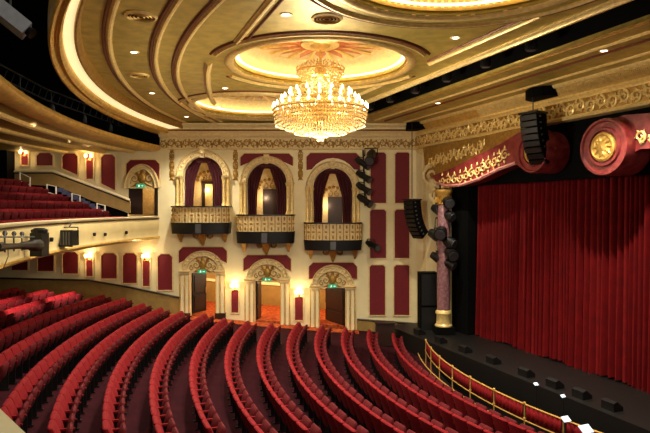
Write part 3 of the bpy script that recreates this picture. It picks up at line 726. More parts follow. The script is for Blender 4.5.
def volute(px, py, rpx, u, wpx=None):
    v, z = vz(px, py, u); t = (px - 325) / F; Y = u / (NX * t + NY); r = rpx * Y / F
    root = MB(); N = 36; rr = r / .92
    fr = lambda a, bb, d: SU(u - d, v + a, z + bb)
    prof = [(rr, -.9), (rr, .0), (rr * .97, .06), (rr * .9, .06), (rr * .86, .0), (rr * .7, .0), (rr * .66, .06), (rr * .58, .06), (rr * .56, .0), (.01, .0)]
    rg = [[fr(a * cos(2 * pi * j / N), a * sin(2 * pi * j / N), d) for j in range(N)] for a, d in prof]
    root.rings(rg, caps=False); o = root.build('volute', REDM, None, True); PQ.append(o)
    m = MB(); prof = [(rr * .5, 0), (rr * .5, .07), (rr * .43, .1), (rr * .38, .06), (rr * .3, .05), (rr * .15, .1), (.01, .13)]
    m.rings([[fr(a * cos(2 * pi * j / N), a * sin(2 * pi * j / N), d) for j in range(N)] for a, d in prof], caps=False)
    for q in range(10): leaf(fr, .18 * rr * cos(q * .628), .18 * rr * sin(q * .628), rr * .22, rr * .06, q * .628, .07, m)
    o2 = m.build('medallion', GOLD, None, True)
    return o, o2
MED = []
MED.append(volute(533, 152, 19.5, 13.55)); MED.append(volute(604, 147, 26.5, 13.5))
u = 13.75
red = upoly([(604, 121), (625, 115), (650, 113), (860, 92), (860, 150), (660, 148), (640, 149), (628, 156), (612, 160), (600, 150)], u)
b = MB(); b.prism(red, lambda a, bb, d: SU(u - d, a, bb), -.55, 0); PQ.append(b.build('swag_board', REDM))
b = MB(); p0, p1 = vz(633, 137, u), vz(840, 122, u)
scrollwork(b, lambda a, bb, d: SU(u - .02 - d, a, bb), p0[0], p1[0], p0[1] - .25, p0[1] + .25, .5, .02, .045); PQ.append(b.build('swag_gilding', GOLDB, None, True))
# side of the arch: cream curved wall, pilaster, column on base
b = MB(); ubox(b, 14.2, 14.5, 20.7, 23.5, SZ, EYE + 4.0); PQ.append(b.build('side_wall', CREAM2))
b = MB(); prof = [(0, 1.6), (.25, 1.5), (.55, 1.1), (.75, .7), (.8, .35), (.55, .1), (.3, 0)]
cw = []
for (px, py0, py1, Y) in ((409, 150, 335, 26.98), (416, 152, 335, 26.9), (424, 156, 335, 26.4), (432, 168, 335, 25.7), (437, 178, 335, 25.1)):
    x = (px - 325) / F * Y; cw.append([(x, Y, EYE + (HY - py0) / F * Y), (x, Y, -1), (x + .25, Y + .25, -1), (x + .25, Y + .25, EYE + (HY - py0) / F * Y)])
b.rings(cw); PQ.append(b.build('curved_side_wall', CREAM, None, True))
# cream consoles with gilded leaves
b = MB()
for (px, py, Y, s) in ((431, 176, 25.4, .5), (436, 196, 25.0, .35)):
    x, y, z = P(px, py, Y); fr = lambda a, bb, d: (x + a * .7 + d * -.3, y - a * .7 - d * .5, z + bb)
    spiral(fr, 0, 0, s, 1.4, pi / 2, 1, 0, b, .12); spiral(fr, .2, -s * 1.2, s * .6, 1.2, -pi / 2, -1, 0, b, .1); leaf(fr, 0, -.2, s * 2.2, .25, -pi / 2 + .2, .1, b, .15)
PQ.append(b.build('console', CREAM2, None, True))
x, y, z = P(443.5, 300, 23.9)
zc0 = EYE + (HY - 311) / F * 23.9; zc1 = EYE + (HY - 205) / F * 23.9
b = MB(); b.lathe([(.27, zc0), (.28, zc0 + .6), (.27, zc1 - 1), (.23, zc1)], (x, y, 0), 24); PQ.append(b.build('column_shaft', MARBLE, None, True))
b = MB(); b.lathe([(.36, SZ + .3), (.37, SZ + .36), (.31, SZ + .42), (.29, SZ + .8), (.34, zc0 - .08), (.33, zc0), (.27, zc0 + .06)], (x, y, 0), 24); PQ.append(b.build('column_base', GOLDB, None, True)); b = MB(); b.box(x - .4, x + .4, y - .4, y + .4, SZ, SZ + .31); PQ.append(b.build('column_plinth', BLACK))
b = MB(); b.lathe([(.24, zc1), (.28, zc1 + .05), (.24, zc1 + .12), (.36, zc1 + .5), (.38, zc1 + .55), (.38, zc1 + .65)], (x, y, 0), 16)
for q in range(12): leaf(lambda a, bb, d: (x + (.25 + d) * cos(q * .5236 + a), y + (.25 + d) * sin(q * .5236 + a), zc1 + .1 + bb), 0, 0, .38, .12, pi / 2, 0, b, .15)
PQ.append(b.build('column_capital', GOLDD, None, True))
world_parts(pro, *PQ)
for o, o2 in MED: o2.parent = o

# ------------------------------------------------------------------ chandelier
ch = DOMES[1]; cz = EYE
chd = thing('chandelier', 'huge tiered crystal chandelier with rings of lit candle bulbs hanging from the gold dome', 'chandelier', (ch[0], ch[1], CZ + .5))
CQ = []
def zpy(py): return EYE + (HY - py) * ch[1] / F
pr = ch[1] / F
b = MB(); b.tube([(ch[0], ch[1], CZ + .6), (ch[0], ch[1], zpy(130))], .03, 8)
b.lathe([(.02, zpy(80)), (.1, zpy(78)), (.16, zpy(72)), (.1, zpy(66)), (.03, zpy(62))], (ch[0], ch[1], 0), 12)
b.lathe([(.02, zpy(126)), (.18, zpy(122)), (.22, zpy(112)), (.12, zpy(104)), (.05, zpy(92)), (.1, zpy(88)), (.03, zpy(84))], (ch[0], ch[1], 0), 12)
CQ.append(b.build('stem', GOLD, None, True))
TI = [(23, 68, 16, 0), (31, 92, 16, 1), (39, 99, 24, 1), (47, 107, 30, 1), (24, 100, 14, 1), (38, 110, 16, 1)]
bulbs = []
for rp, py, n, lit in TI:
    r = rp * pr; z = zpy(py + 4); b = MB()
    b.rings([[(ch[0] + (r + .025 * cos(2 * pi * k / 6)) * cos(2 * pi * j / 40), ch[1] + (r + .025 * cos(2 * pi * k / 6)) * sin(2 * pi * j / 40), z + .025 * sin(2 * pi * k / 6)) for k in range(6)] for j in range(41)], caps=False)
    for q in range(n):
        t = 2 * pi * q / n + rp; c_, s_ = cos(t), sin(t)
        b.tube([(ch[0] + .08 * c_, ch[1] + .08 * s_, z - .05), (ch[0] + r * .5 * c_, ch[1] + r * .5 * s_, z - .16), (ch[0] + r * .85 * c_, ch[1] + r * .85 * s_, z - .12), (ch[0] + r * c_, ch[1] + r * s_, z), (ch[0] + r * c_, ch[1] + r * s_, z + .07)], .013, 4)
        if lit: bulbs.append((ch[0] + r * c_, ch[1] + r * s_, z + .07))
    CQ.append(b.build('arm_ring', GOLD, None, True))
for (x, y, z) in bulbs[:100]:
    b = MB(); b.lathe([(.02, 0), (.034, .03), (.03, .07), (.004, .13)], (0, 0, 0), 6); o = b.build('candle_bulb', BULB, None, True) if not globals().get('bm_') else bpy.data.objects.new('candle_bulb', bm_)
    if not globals().get('bm_'): bm_ = o.data
    else: COL.objects.link(o)
    o.location = (x, y, z); CQ.append(o)
b = MB(); rnd = random.Random(3)
def drop(r, z, n, ln, sz, dr=0.):
    for q in range(n):
        t = 2 * pi * (q + rnd.random() * .3) / n
        for k in range(ln):
            rr = (r + dr * k) * pr; b.octa((ch[0] + rr * cos(t), ch[1] + rr * sin(t), z - k * sz * 2.3), sz * .7, sz)
# garlands: bowls of beads under each ring
drop(24, zpy(69), 34, 5, .04, -1.6); drop(14, zpy(63), 24, 5, .035, 2.2); drop(19, zpy(66), 30, 4, .035, 1.6); drop(9, zpy(79), 22, 6, .035, .1); drop(17, zpy(74), 24, 4, .035, -1.4)
drop(31, zpy(95), 60, 4, .04, 1.0); drop(39, zpy(102), 80, 5, .04, .8); drop(47, zpy(111), 110, 5, .045, -.6)
drop(42, zpy(118), 80, 4, .045, -2.2); drop(33, zpy(122), 60, 4, .045, -2.2); drop(22, zpy(126), 40, 3, .045, -3); drop(12, zpy(129), 24, 3, .045, -2.5); drop(5, zpy(136), 10, 2, .045, -2)
drop(28, zpy(108), 60, 6, .04, .2); drop(20, zpy(86), 20, 3, .03, 2)
o = b.build('crystal_strings', CRYST); o['kind'] = 'stuff'; CQ.append(o)
l = plight('chandelier_light', (ch[0], ch[1], zpy(164)), CHAND_W, (1, .88, .68), .3); CQ.append(l)
l = plight('chandelier_upper_light', (ch[0], ch[1], zpy(84)), 120, (1, .8, .52), .12); CQ.append(l)
world_parts(chd, *CQ)

# ------------------------------------------------------------------ ceiling downlights
def down(px, py, lab, spot=None, z=CZ):
    Y = (z - EYE) * F / (HY - py); x, y, _ = P(px, py, Y)
    t = thing('ceiling_downlight', lab, 'ceiling light', (x, y, z), 0, 'round downlights set in the gold ceiling')
    b = MB(); b.lathe([(.08, -.012), (.1, -.02), (.13, -.015), (.14, .0), (.08, .0)], n=20); b.build('trim_ring', GOLDB, t, True)
    b = MB(); b.lathe([(.005, -.012), (.085, -.012), (.085, -.005)], n=16); b.build('lamp_face', DOWN, t)
    if spot:
        l = bpy.data.lights.new('downlight_beam', 'SPOT'); l.energy = spot[0]; l.color = (1, .88, .68); l.spot_size = radians(spot[1]); l.spot_blend = .8; l.shadow_soft_size = .08
        o = bpy.data.objects.new('downlight_beam', l); COL.objects.link(o); o.parent = t; o.location = (0, 0, -.06)
        if len(spot) > 2:
            from mathutils import Vector
            o.rotation_euler = (Vector(spot[2]) - Vector((x, y, z))).to_track_quat('-Z', 'Y').to_euler()
down(134, 52, 'round white downlight in the ceiling nearest the glowing cove', (SPOT_W * .4, 120))
down(152, 93, 'round white downlight between the first and second gold ridges', (SPOT_W * .5, 120))
down(186.5, 116.5, 'small downlight near the wall cornice above the leftmost opera box', (SPOT_W * .5, 120))
down(225, 88, 'small white downlight left of the chandelier, upper of a pair', (SPOT_W, 120))
down(219, 107, 'small white downlight left of the chandelier, lower of a pair')
down(455.5, 37.5, 'small downlight between the two ceiling domes right of the chandelier', (SPOT_W, 120))
down(438, 103, 'small downlight beyond the dark slot nearest the far wall', (SPOT_W * .6, 110), CZ - .1)
down(604, 50.5, 'bright downlight beyond the dark slot at the upper right', (SPOT_W * .8, 110), CZ - .1)
down(286, 14.5, 'oval white downlight in the ceiling left of the round vent', (SPOT_W, 120))
def vent(px, py, r, lab):
    Y = 4.1 * F / (HY - py); x, y, _ = P(px, py, Y)
    t = thing('ceiling_vent', lab, 'air vent', (x, y, CZ), 0, 'round ceiling vents')
    b = MB(); b.lathe([(r * .82, -.01), (r * .85, -.05), (r, -.03), (r * 1.02, 0), (r * .82, 0)], n=28); b.build('vent_rim', GOLDB, t, True)
    b = MB(); b.lathe([(.01, -.004), (r * .8, -.004), (r * .8, -.001)], n=24); b.build('vent_opening', BLACK, t)
    b = MB()
    for q in (.65, .45, .22): b.rings([[(r * (q + .05 * cos(k * pi / 2)) * cos(2 * pi * j / 24), r * (q + .05 * cos(k * pi / 2)) * sin(2 * pi * j / 24), -.03 + .015 * sin(k * pi / 2)) for k in range(4)] for j in range(25)], caps=False)
    b.build('vent_louvre', GOLD, t, True)
vent(327, 18, .34, 'round ceiling vent directly above the chandelier dome'); vent(141, 16, .34, 'round ceiling vent at upper left inside the glowing cove'); vent(139, 75, .3, 'dim round ceiling vent between the first ridge and cove')
# ------------------------------------------------------------------ wall sconces
def sconce(px, py, lab, W=SCONCE_W):
    x, y, z = WF(px, py, 0); t = thing('wall_sconce', lab, 'wall lamp', (x, y, z), 0, 'twin candle wall sconces')
    b = MB(); b.lathe([(.07, 0), (.07, -.03), (.03, -.05), (.02, -.12)], (0, -.02, -.12), 10, 'y'); b.build('back_plate', BRASS, t, True)
    b = MB()
    for sg in (-1, 1): b.tube([(0, -.12, -.12), (sg * .08, -.17, -.17), (sg * .14, -.18, -.12), (sg * .14, -.18, -.05)], .012, 5)
    b.build('sconce_arm', BRASS, t, True)
    for sg in (-1, 1):
        b = MB(); b.lathe([(.05, -.04), (.075, .0), (.07, .1), (.04, .14), (.01, .15)], (sg * .14, -.18, 0), 8); b.build('lamp_shade', SHADE, t, True)
    plight('sconce_light', (0, -.34, .06), W, (1, .68, .34), .06, t)
sconce(235, 286, 'lit twin candle sconce between the leftmost and middle lower doorways')
sconce(299, 292.5, 'lit twin candle sconce between the middle and rightmost lower doorways')
sconce(147, 257, 'lit twin candle sconce left of the leftmost lower doorway, under the balcony')
sconce(90, 256.5, 'lit twin candle sconce far left under the balcony front')
sconce(25, 153, 'lit twin candle sconce at far left of the balcony wall beside black pier')
sconce(90, 157, 'lit twin candle sconce above the sloping parapet of the balcony wall')
def exit_sign(px, py, lab):
    x, y, z = WF(px, py, .2); t = thing('exit_sign', lab, 'exit sign', (x, y, z), 0, 'green exit signs over the doorways')
    b = MB(); b.box(-.2, .2, -.05, 0, -.08, .08); b.build('sign_box', GREEN, t)
    b = MB(); b.ball((-.06, -.055, .045), .016, 6, 4); b.tube([(-.06, -.055, .03), (-.07, -.055, -.01)], .014, 4); b.tube([(-.07, -.055, -.01), (-.1, -.055, -.06)], .01, 4); b.tube([(-.07, -.055, -.01), (-.03, -.055, -.05)], .01, 4); b.tube([(-.1, -.055, .0), (-.065, -.055, .02), (-.02, -.055, .0)], .009, 4)
    b.prism([(.04, -.012), (.1, -.012), (.1, -.035), (.15, 0), (.1, .035), (.1, .012), (.04, .012)], lambda a, c, d: (a, -.05 - d, c), 0, .008)
    b.build('pictogram', WHITE, t)
exit_sign(203, 271, 'green running man exit sign above the leftmost lower doorway'); exit_sign(267.5, 279, 'green running man exit sign above the middle lower doorway')
exit_sign(332.5, 285.5, 'green running man exit sign above the rightmost lower doorway'); exit_sign(142, 186, 'green running man exit sign above the balcony doorway')

# ------------------------------------------------------------------ seats
SW = .55
def seat_meshes(tip=True):
    out = {}
    # backrest: rounded, slightly leaning slab
    b = MB(); rg = []
    for z, x0, x1, hw in ((.28, .06, .15, .22), (.38, .03, .16, .262), (.6, -.04, .10, .270), (.80, -.115, .02, .270), (.855, -.13, -.01, .262), (.875, -.11, -.04, .235)):
        ring = []
        for a in range(12):
            t = 2 * pi * a / 12; cx_ = (x0 + x1) / 2; ring.append((cx_ + (x1 - x0) / 2 * (abs(cos(t)) ** .6) * (1 if cos(t) > 0 else -1), hw * (abs(sin(t)) ** .35) * (1 if sin(t) > 0 else -1), z))
        rg.append(ring)
    b.rings(rg); out['backrest'] = (b, VELVET)
    # tipped-up cushion
    b = MB(); rg = []
    for s, h, hw in ((0, .04, .19), (.03, .06, .22), (.25, .065, .225), (.36, .055, .22), (.4, .02, .19)):
        ox, oz = .19, .40; ux, uz = .26, .966
        ring = []
        for a in range(12):
            t = 2 * pi * a / 12; e = h * (abs(cos(t)) ** .6) * (1 if cos(t) > 0 else -1)
            ring.append((ox + ux * s + uz * e, hw * (abs(sin(t)) ** .35) * (1 if sin(t) > 0 else -1), oz + uz * s - ux * e))
        rg.append(ring)
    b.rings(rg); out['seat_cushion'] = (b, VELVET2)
    b = MB(); b.box(-.02, .34, .255, .295, .6, .645); b.tube([(.33, .275, .622), (.36, .275, .615)], [.026, .01], 6); out['armrest'] = (b, VELVET)
    b = MB(); b.box(.02, .28, .262, .288, .02, .6); b.box(-.04, .32, .245, .305, 0, .03); b.tube([(.12, -.24, .42), (.12, .27, .42)], .015, 5); out['seat_frame'] = (b, BLACKG)
    return out
seat_objs = {}
SM = {}
for k, (b, m) in seat_meshes().items():
    me_o = b.build(k, m, None, True); SM[k] = me_o.data; bpy.data.objects.remove(me_o)
    SM[k + '_raw'] = b
def vis(x, y, z, mx=14, my=16):
    if y < .5: return False
    px = 325 + x / y * F; py = HY - (z - EYE) / y * F
    return -mx < px < 650 + mx and -my < py < 433 + my
ordn = ['first', 'second', 'third', 'fourth', 'fifth', 'sixth', 'seventh', 'eighth', 'ninth', 'tenth', 'eleventh', 'twelfth', 'thirteenth', 'fourteenth', 'fifteenth', 'sixteenth', 'seventeenth', 'eighteenth', 'nineteenth', 'twentieth'] 
ordn += ['twenty-' + o for o in ordn[:9]] + ['thirtieth'] + ['thirty-' + o for o in ordn[:9]]
ENDY = {0: 23.2, 1: 23.6, 2: 23.7, 3: 23.9, 4: 23.98, 5: 23.34, 6: 23.39, 7: 23.55, 8: 24.09, 9: 24.1, 10: 24.4, 11: 24.9, 12.2: 25.6, 13.25: 25.8}
SEATS = []   # (dist, x, y, z, rz, row index, seat index)
rowk = list(ENDY.items())
for ri, (k, ye) in enumerate(rowk):
    r = R0 + k; a0 = pi - math.asin((ye - CY) / r); th = a0 + SW / 2 / r; i = 0
    while True:
        x, y = CX + r * cos(th), CY + r * sin(th); z = zfl(r)
        if vis(x, y, z + .5): SEATS.append((sqrt(x * x + y * y + (z - EYE) ** 2), x, y, z, th + pi, ri, i))
        if y < 9: break
        th += SW / r; i += 1
def far_row(k, ya, yb, ri):
    r = R0 + k; a0 = pi - math.asin((ya - CY) / r); th = a0; i = 0
    while True:
        x, y = CX + r * cos(th), CY + r * sin(th)
        if y < yb: break
        z = zfl(r)
        if vis(x, y, z + .5): SEATS.append((sqrt(x * x + y * y + (z - EYE) ** 2), x, y, z, th + pi, ri, i))
        th += SW / r; i += 1
for q, k in enumerate((14.6, 15.7, 16.8, 17.9)): far_row(k, 25.6 - q * .3, 15, 14 + q)
SEATS.sort()
def put_seat(x, y, z, rz, label, group):
    t = thing('theatre_seat', label, 'seat', (x, y, z), rz, group)
    for k in ('backrest', 'seat_cushion', 'armrest', 'seat_frame'):
        o = bpy.data.objects.new(k, SM[k]); COL.objects.link(o); o.parent = t
def row_name(ri):
    return 'row nearest brass rail' if ri == 0 else '%s row from brass rail' % ordn[ri]
for (d, x, y, z, rz, ri, i) in SEATS[:300]:
    if i == 0: lab = 'red velvet tip-up seat at the far wall end of the %s' % row_name(ri)
    else: lab = 'red tip-up seat, %s from far wall in %s' % (ordn[min(i, len(ordn) - 1)], row_name(ri))
    put_seat(x, y, z, rz, lab, 'red theatre seats in curved rows in the stalls')
def bake(lst, name, label, cat, group):
    vs = []; fs = []; mi = []
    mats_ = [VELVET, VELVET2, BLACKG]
    for (d, x, y, z, rz, ri, i) in lst:
        c_, s_ = cos(rz), sin(rz)
        for k, m in (('backrest', 0), ('seat_cushion', 1), ('armrest', 0), ('seat_frame', 2)):
            bb = SM[k + '_raw']; o = len(vs)
            vs += [(x + a * c_ - b_ * s_, y + a * s_ + b_ * c_, z + e) for a, b_, e in bb.v]
            fs += [tuple(q + o for q in f) for f in bb.f]; mi += [m] * len(bb.f)
    b = MB(); b.v = vs; b.f = fs; b.m = mi
    o = b.build(name, mats_, None, True); tag(o, label, cat, group, 'stuff')
if SEATS[300:]: bake(SEATS[300:], 'theatre_seats', 'distant red velvet tip-up seats filling the farthest ends of the stalls rows', 'seat', 'red theatre seats in curved rows in the stalls')
# balcony seats
BS = []
for ri, (r, z) in enumerate(TR[:6]):
    r += .05; th = pi - math.asin((25.3 - CY) / r) + ri * .0; i = 0
    while True:
        x, y = CX + r * cos(th), CY + r * sin(th)
        if y < 11: break
        if vis(x, y, EYE + z + .6) : BS.append((0, x, y, EYE + z, th + pi, ri, i))
        th += SW / r; i += 1
BN = ['front row of the balcony', 'second balcony row', 'third balcony row', 'fourth balcony row', 'fifth balcony row', 'sixth balcony row']
for (d, x, y, z, rz, ri, i) in BS:
    put_seat(x, y, z, rz, 'red seat behind the cream balcony front, %s from stairs in %s' % (ordn[i], BN[ri]), 'red seats on the balcony')

# ------------------------------------------------------------------ balcony stair parapet, posts
Yp = 26.2; kp = Yp / F
def PF(a, b_, d): return ((a - 325) * kp, Yp - d, EYE + (HY - b_) * kp)
par = thing('stair_parapet', 'sloping ochre stair parapet with dark coping below the balcony wall panels', 'parapet', PF(70, 212, 0))
q1 = MB(); q1.prism([(15, 184), (15, 172), (53, 172), (110, 193), (130, 201), (130, 213), (95, 202), (56, 186)], PF, -.1, 0); q1 = q1.build('parapet_face', TAN)
q2 = MB(); q2.tube([PF(a, c_, -.05) for a, c_ in ((14, 171.5), (53, 171.5), (110, 192.5), (129, 200))], .07, 6); q2 = q2.build('parapet_coping', CREAM)
q3 = MB(); q3.tube([PF(a, c_, -.0) for a, c_ in ((14, 173), (53, 173), (110, 194), (129, 201.5))], .035, 6); q3 = q3.build('parapet_line', DARK)
q4 = MB(); q4.prism([(15, 225), (15, 184), (56, 186), (95, 202), (126, 213), (126, 225)], PF, -.25, -.15); q4 = q4.build('stair_side', BLACK)
q5 = MB()
for i in range(9):
    a = 58 + i * 5; y0 = 188 + i * 2.6; q5.prism([(a, y0 + 4), (a + 6, y0 + 4), (a + 6, y0), (a, y0)], PF, -.14, .12)
q5 = q5.build('stair_tread', BLUE)
world_parts(par, q1, q2, q3, q4, q5)
PO = [(20, 172, 191), (30, 177, 194), (47, 184, 201), (56, 186, 204), (72, 193, 210), (80, 195, 214), (97, 203, 217), (105, 205, 218)]
names = ['first', 'second', 'third', 'fourth']
for i in range(0, 8, 2):
    t = thing('stair_handrail', 'pale metal handrail on the balcony stairs, %s counting from the left' % names[i // 2], 'handrail', P(PO[i][0], PO[i][2], 25.4), 0, 'metal handrails on the balcony stairs')
    Q = []
    for a, y0, y1 in PO[i:i + 2]:
        b = MB(); b.tube([P(a, y0, 25.4), P(a, y1 + 2, 25.4)], .035 if i < 4 else .03, 6); Q.append(b.build('post', STEEL))
    a, c_ = PO[i], PO[i + 1]
    b = MB()
    for f in (0, .45, .9): b.tube([P(a[0], a[1] + (a[2] - a[1]) * f + .5, 25.4), P(c_[0], c_[1] + (c_[2] - c_[1]) * f + .5, 25.4)], .02, 5)
    Q.append(b.build('rail', STEEL)); world_parts(t, *Q)

# ------------------------------------------------------------------ lamps on the balcony front
def fl(x, y, z, dx=-.5):
    pass
t = thing('flood_lamp', 'boxy black floodlight clamped to the cream balcony front', 'stage light', P(69, 237, 18.4))
b = MB(); x, y, z = P(69, 237, 18.4)
b.box(x - .28, x + .24, y - .3, y + .2, z - .28, z + .22); b.box(x - .3, x + .26, y - .34, y - .28, z - .3, z + .24)
q1 = b.build('lamp_housing', BLACKG); b = MB()
for q in range(5): b.box(x - .22 + q * .09, x - .18 + q * .09, y - .36, y - .34, z - .24, z + .18)
q2 = b.build('lamp_grille', GREY); b = MB(); b.tube([(x - .33, y, z), (x - .33, y, z + .32), (x + .29, y, z + .32), (x + .29, y, z)], .025); b.tube([(x, y, z + .32), (x, y + .2, z + .45), (x - .5, y + .3, z + .4)], .025)
q3 = b.build('lamp_yoke', BLACKG); world_parts(t, q1, q2, q3)
t = thing('profile_spotlight', 'long black profile spotlight lying along the balcony front at far left', 'stage light', P(20, 244, 15.2))
def along(pts, rs, n=10): b = MB(); b.tube(pts, rs, n); return b
A = P(-4, 247, 11.0); B_ = P(38, 245, 14.8)
def mixp(a, c_, f): return tuple(a[i] + (c_[i] - a[i]) * f for i in range(3))
q1 = along([mixp(A, B_, f) for f in (0, .1, .12, .55, .57, .8, .82, 1)], [.1, .1, .07, .07, .1, .11, .15, .16]).build('lamp_barrel', BLACKG, None, True)
x, y, z = P(41, 242, 15.2); b = MB(); b.box(x - .2, x + .12, y - .2, y + .2, z - .38, z + .25); b.lathe([(.2, -.05), (.22, .05), (.12, .1)], (x - .04, y, z + .28), 10); q2 = b.build('lamp_head', BLACKG)
b = MB()
for a, Y_ in ((5, 11.9), (14, 12.8), (22, 13.4)):
    x, y, z = P(a, 238, Y_); b.tube([(x, y, z + .12), (x + .05, y - .1, z), (x, y, z - .3)], .02); b.ball((x, y, z + .1), .06)
b.tube([P(-4, 237, 11.0), P(14, 237, 12.7), P(34, 237, 14.6)], .02)
x, y, z = P(8, 252, 12.2); b.tube([(x, y, z + .1), (x + .03, y - .05, z - .1), (x - .1, y, z - .35)], .012)
q3 = b.build('lamp_bracket', GREY); world_parts(t, q1, q2, q3)
for i, (px, py) in enumerate(((87, 234), (94, 234), (108, 232), (53, 239))):
    Y = [21, 22, 24, 17.2][i]; x, y, z = P(px, py, Y)
    b = MB(); b.lathe([(.05, -.08), (.06, -.03), (.06, .03), (.04, .05)], (0, 0, 0), 8); o = b.build('socket_knob', BLACKG, None, True, (x, y, z))
    # seat the knob on the front
    d = math.hypot(x - CX, y - CY); f = (BR - .1) / d; o.location = (CX + (x - CX) * f, CY + (y - CY) * f, z)
    tag(o, 'small black fitting on the cream balcony front, %s of four counting from left' % ['second', 'third', 'rightmost', 'leftmost'][i], 'fitting', 'small fittings on the balcony front')

# ------------------------------------------------------------------ line arrays, speaker tower
def line_array(px, py, Y, n, wd, ht, lab, grp, turn, hz):
    x, y, z = P(px, py, Y); t = thing('line_array_speaker', lab, 'loudspeaker', (x, y, z), turn, grp)
    b = MB(); b.box(-wd * .52, wd * .52, -.3, .3, -.02, .05)
    b.tube([(0, 0, .05), (0, 0, hz - z)], .018, 5); b.build('rigging_frame', BLACKG, t)
    cx_, cz_, ang = 0., -.02, 0.
    for i in range(n):
        ang = -.02 - .1 * i * (9 / n) * .42
        ang = .08 + (i / n) ** 1.5 * .75
        ax = (1, 0, 0); dn = (0, sin(ang) * 1, -cos(ang)); fw = (0, -cos(ang), -sin(ang))
        c_ = (0, cx_ + dn[1] * ht / 2, cz_ + dn[2] * ht / 2)
        b = MB(); b.obox(c_, ax, fw, dn, wd / 2, .24, ht * .48); b.build('speaker_cabinet', BLACK, t)
        g = MB(); g.obox((0, c_[1] + fw[1] * .25, c_[2] + fw[2] * .25), ax, fw, dn, wd * .46, .012, ht * .4); o = g.build('speaker_grille', BLACKG, t)
        cx_ += dn[1] * ht; cz_ += dn[2] * ht
        # silver side latch
        g = MB(); g.obox((wd / 2 + .01, c_[1] + fw[1] * .12, c_[2]), ax, fw, dn, .012, .04, .03); g.build('side_latch', GREY, t)
line_array(533, 114, 18.4, 8, .68, .2, 'black curved line array loudspeaker hanging in front of the red scroll volutes', 'hanging line arrays', -1.0, CZ - .05)
line_array(412, 200, 25.3, 9, .62, .19, 'black curved line array loudspeaker hanging beside the red panels on the far wall', 'hanging line arrays', -.95, CZ - .15)
for i, (px, py, Y) in enumerate(((543, 90, 18.7), (417, 125.5, 26.2))):
    x, y, _ = P(px, py, Y)
    b = MB(); rnd = random.Random(i)
    pts = [(x + (.55 + .12 * rnd.random()) * cos(2 * pi * q / 12) * (1.0 if q % 2 else .85) * NX * 1.0, y + .6 * sin(2 * pi * q / 12)) for q in range(12)]
    b.prism(pts, lambda a, c_, d: (a, c_, d), CZ - .42, CZ - .1)
    o = b.build('rigging_hatch', BLACK); tag(o, 'black ceiling hatch above the %s hanging line array' % ('large near' if i == 0 else 'distant'), 'hatch', 'black rigging hatches')
t = thing('speaker_tower', 'tall black loudspeaker tower standing at the right end of the far wall', 'loudspeaker', P(428, 335, 24.6))
x0_, x1_ = (420 - 325) / F * 24.6, (438 - 325) / F * 24.6
zt_ = EYE + (HY - 273) / F * 24.6; q = []
b = MB(); b.box(x0_, x1_, 24.5, 25.3, .0, zt_); q.append(b.build('cabinet', BLACK))
b = MB(); b.box(x0_ + .05, x1_ - .05, 24.46, 24.5, .1, zt_ - 1.5); b.box(x0_ + .05, x1_ - .05, 24.46, 24.5, zt_ - 1.4, zt_ - .05); q.append(b.build('grille', BLACKG))
b = MB(); b.box(x0_ - .3, x1_ - .2, 24.2, 24.9, .0, .62); q.append(b.build('base_cabinet', BLACKG)); world_parts(t, *q)

# ------------------------------------------------------------------ spotlights on the walls
def spot(px, py, Y, s, yaw, pitch, lab, grp):
    t = thing('stage_spotlight', lab, 'stage light', P(px, py, Y), yaw, grp)
    e = (0, -cos(pitch), -sin(pitch))
    b = MB(); b.tube([(0, -e[1] * .35 * s, -e[2] * .35 * s), (0, -e[1] * .1 * s, -e[2] * .1 * s), (0, e[1] * .05 * s, e[2] * .05 * s), (0, e[1] * .4 * s, e[2] * .4 * s)], [.1 * s, .15 * s, .12 * s, .16 * s], 12); b.build('lamp_body', BLACKG, t, True)
    b = MB(); b.tube([(0, e[1] * .4 * s, e[2] * .4 * s), (0, e[1] * .42 * s, e[2] * .42 * s)], .13 * s, 12); b.build('lens', GREY, t)
    b = MB(); b.tube([(-.2 * s, 0, 0), (-.2 * s, .1, .25 * s), (.2 * s, .1, .25 * s), (.2 * s, 0, 0)], .02 * s); b.tube([(0, .1, .25 * s), (0, .3, .25 * s)], .02); b.build('yoke', BLACKG, t)
b = MB(); b.tube([P(363, 150, 26.75), P(365, 206, 26.75)], .035, 8); b.tube([P(363.5, 153, 26.75), (P(363.5, 153, 27)[0], 26.99, P(363.5, 153, 27)[2])], .03, 6); b.tube([P(365, 203, 26.75), (P(365, 203, 27)[0], 26.99, P(365, 203, 27)[2])], .03, 6)
tag(b.build('lighting_pole', BLACKG), 'vertical black lighting pole on far wall right of the rightmost opera box', 'lighting pole')
L1 = ['topmost', 'second', 'third', 'fourth', 'lowest']
for i, (px, py, yw, s) in enumerate(((371, 156, -.2, 1.5), (362, 163, .9, 1.1), (363, 176, .9, 1.1), (363, 188, .9, 1.1), (364, 200, .8, 1.15))):
    spot(px, py, 26.4, s, yw, .5, 'black spotlight, %s down on the pole beside the rightmost opera box' % L1[i], 'spotlights on the far wall pole')
spot(372, 245, 26.68, 1.1, .6, .3, 'lone black spotlight on the far wall below the pole of spotlights', None)
b = MB(); b.tube([P(440, 185, 24.3), P(447, 335, 24.3)], .05, 8); tag(b.build('lighting_boom', BLACKG), 'black vertical lighting boom in front of the pink marble column', 'lighting boom')
L2 = ['topmost', 'second', 'third', 'fourth', 'fifth', 'lowest']
for i, (px, py, yw, s) in enumerate(((444, 198, .2, 1.6), (442, 212, .7, 1.5), (443, 228, -.4, 1.7), (441, 238, .8, 1.7), (446, 249, .3, 1.7), (442, 260, .9, 1.5))):
    spot(px, py, 24.0 - .02 * i, s, yw, .4, 'black spotlight, %s down on the boom before the marble column' % L2[i], 'spotlights on the boom')

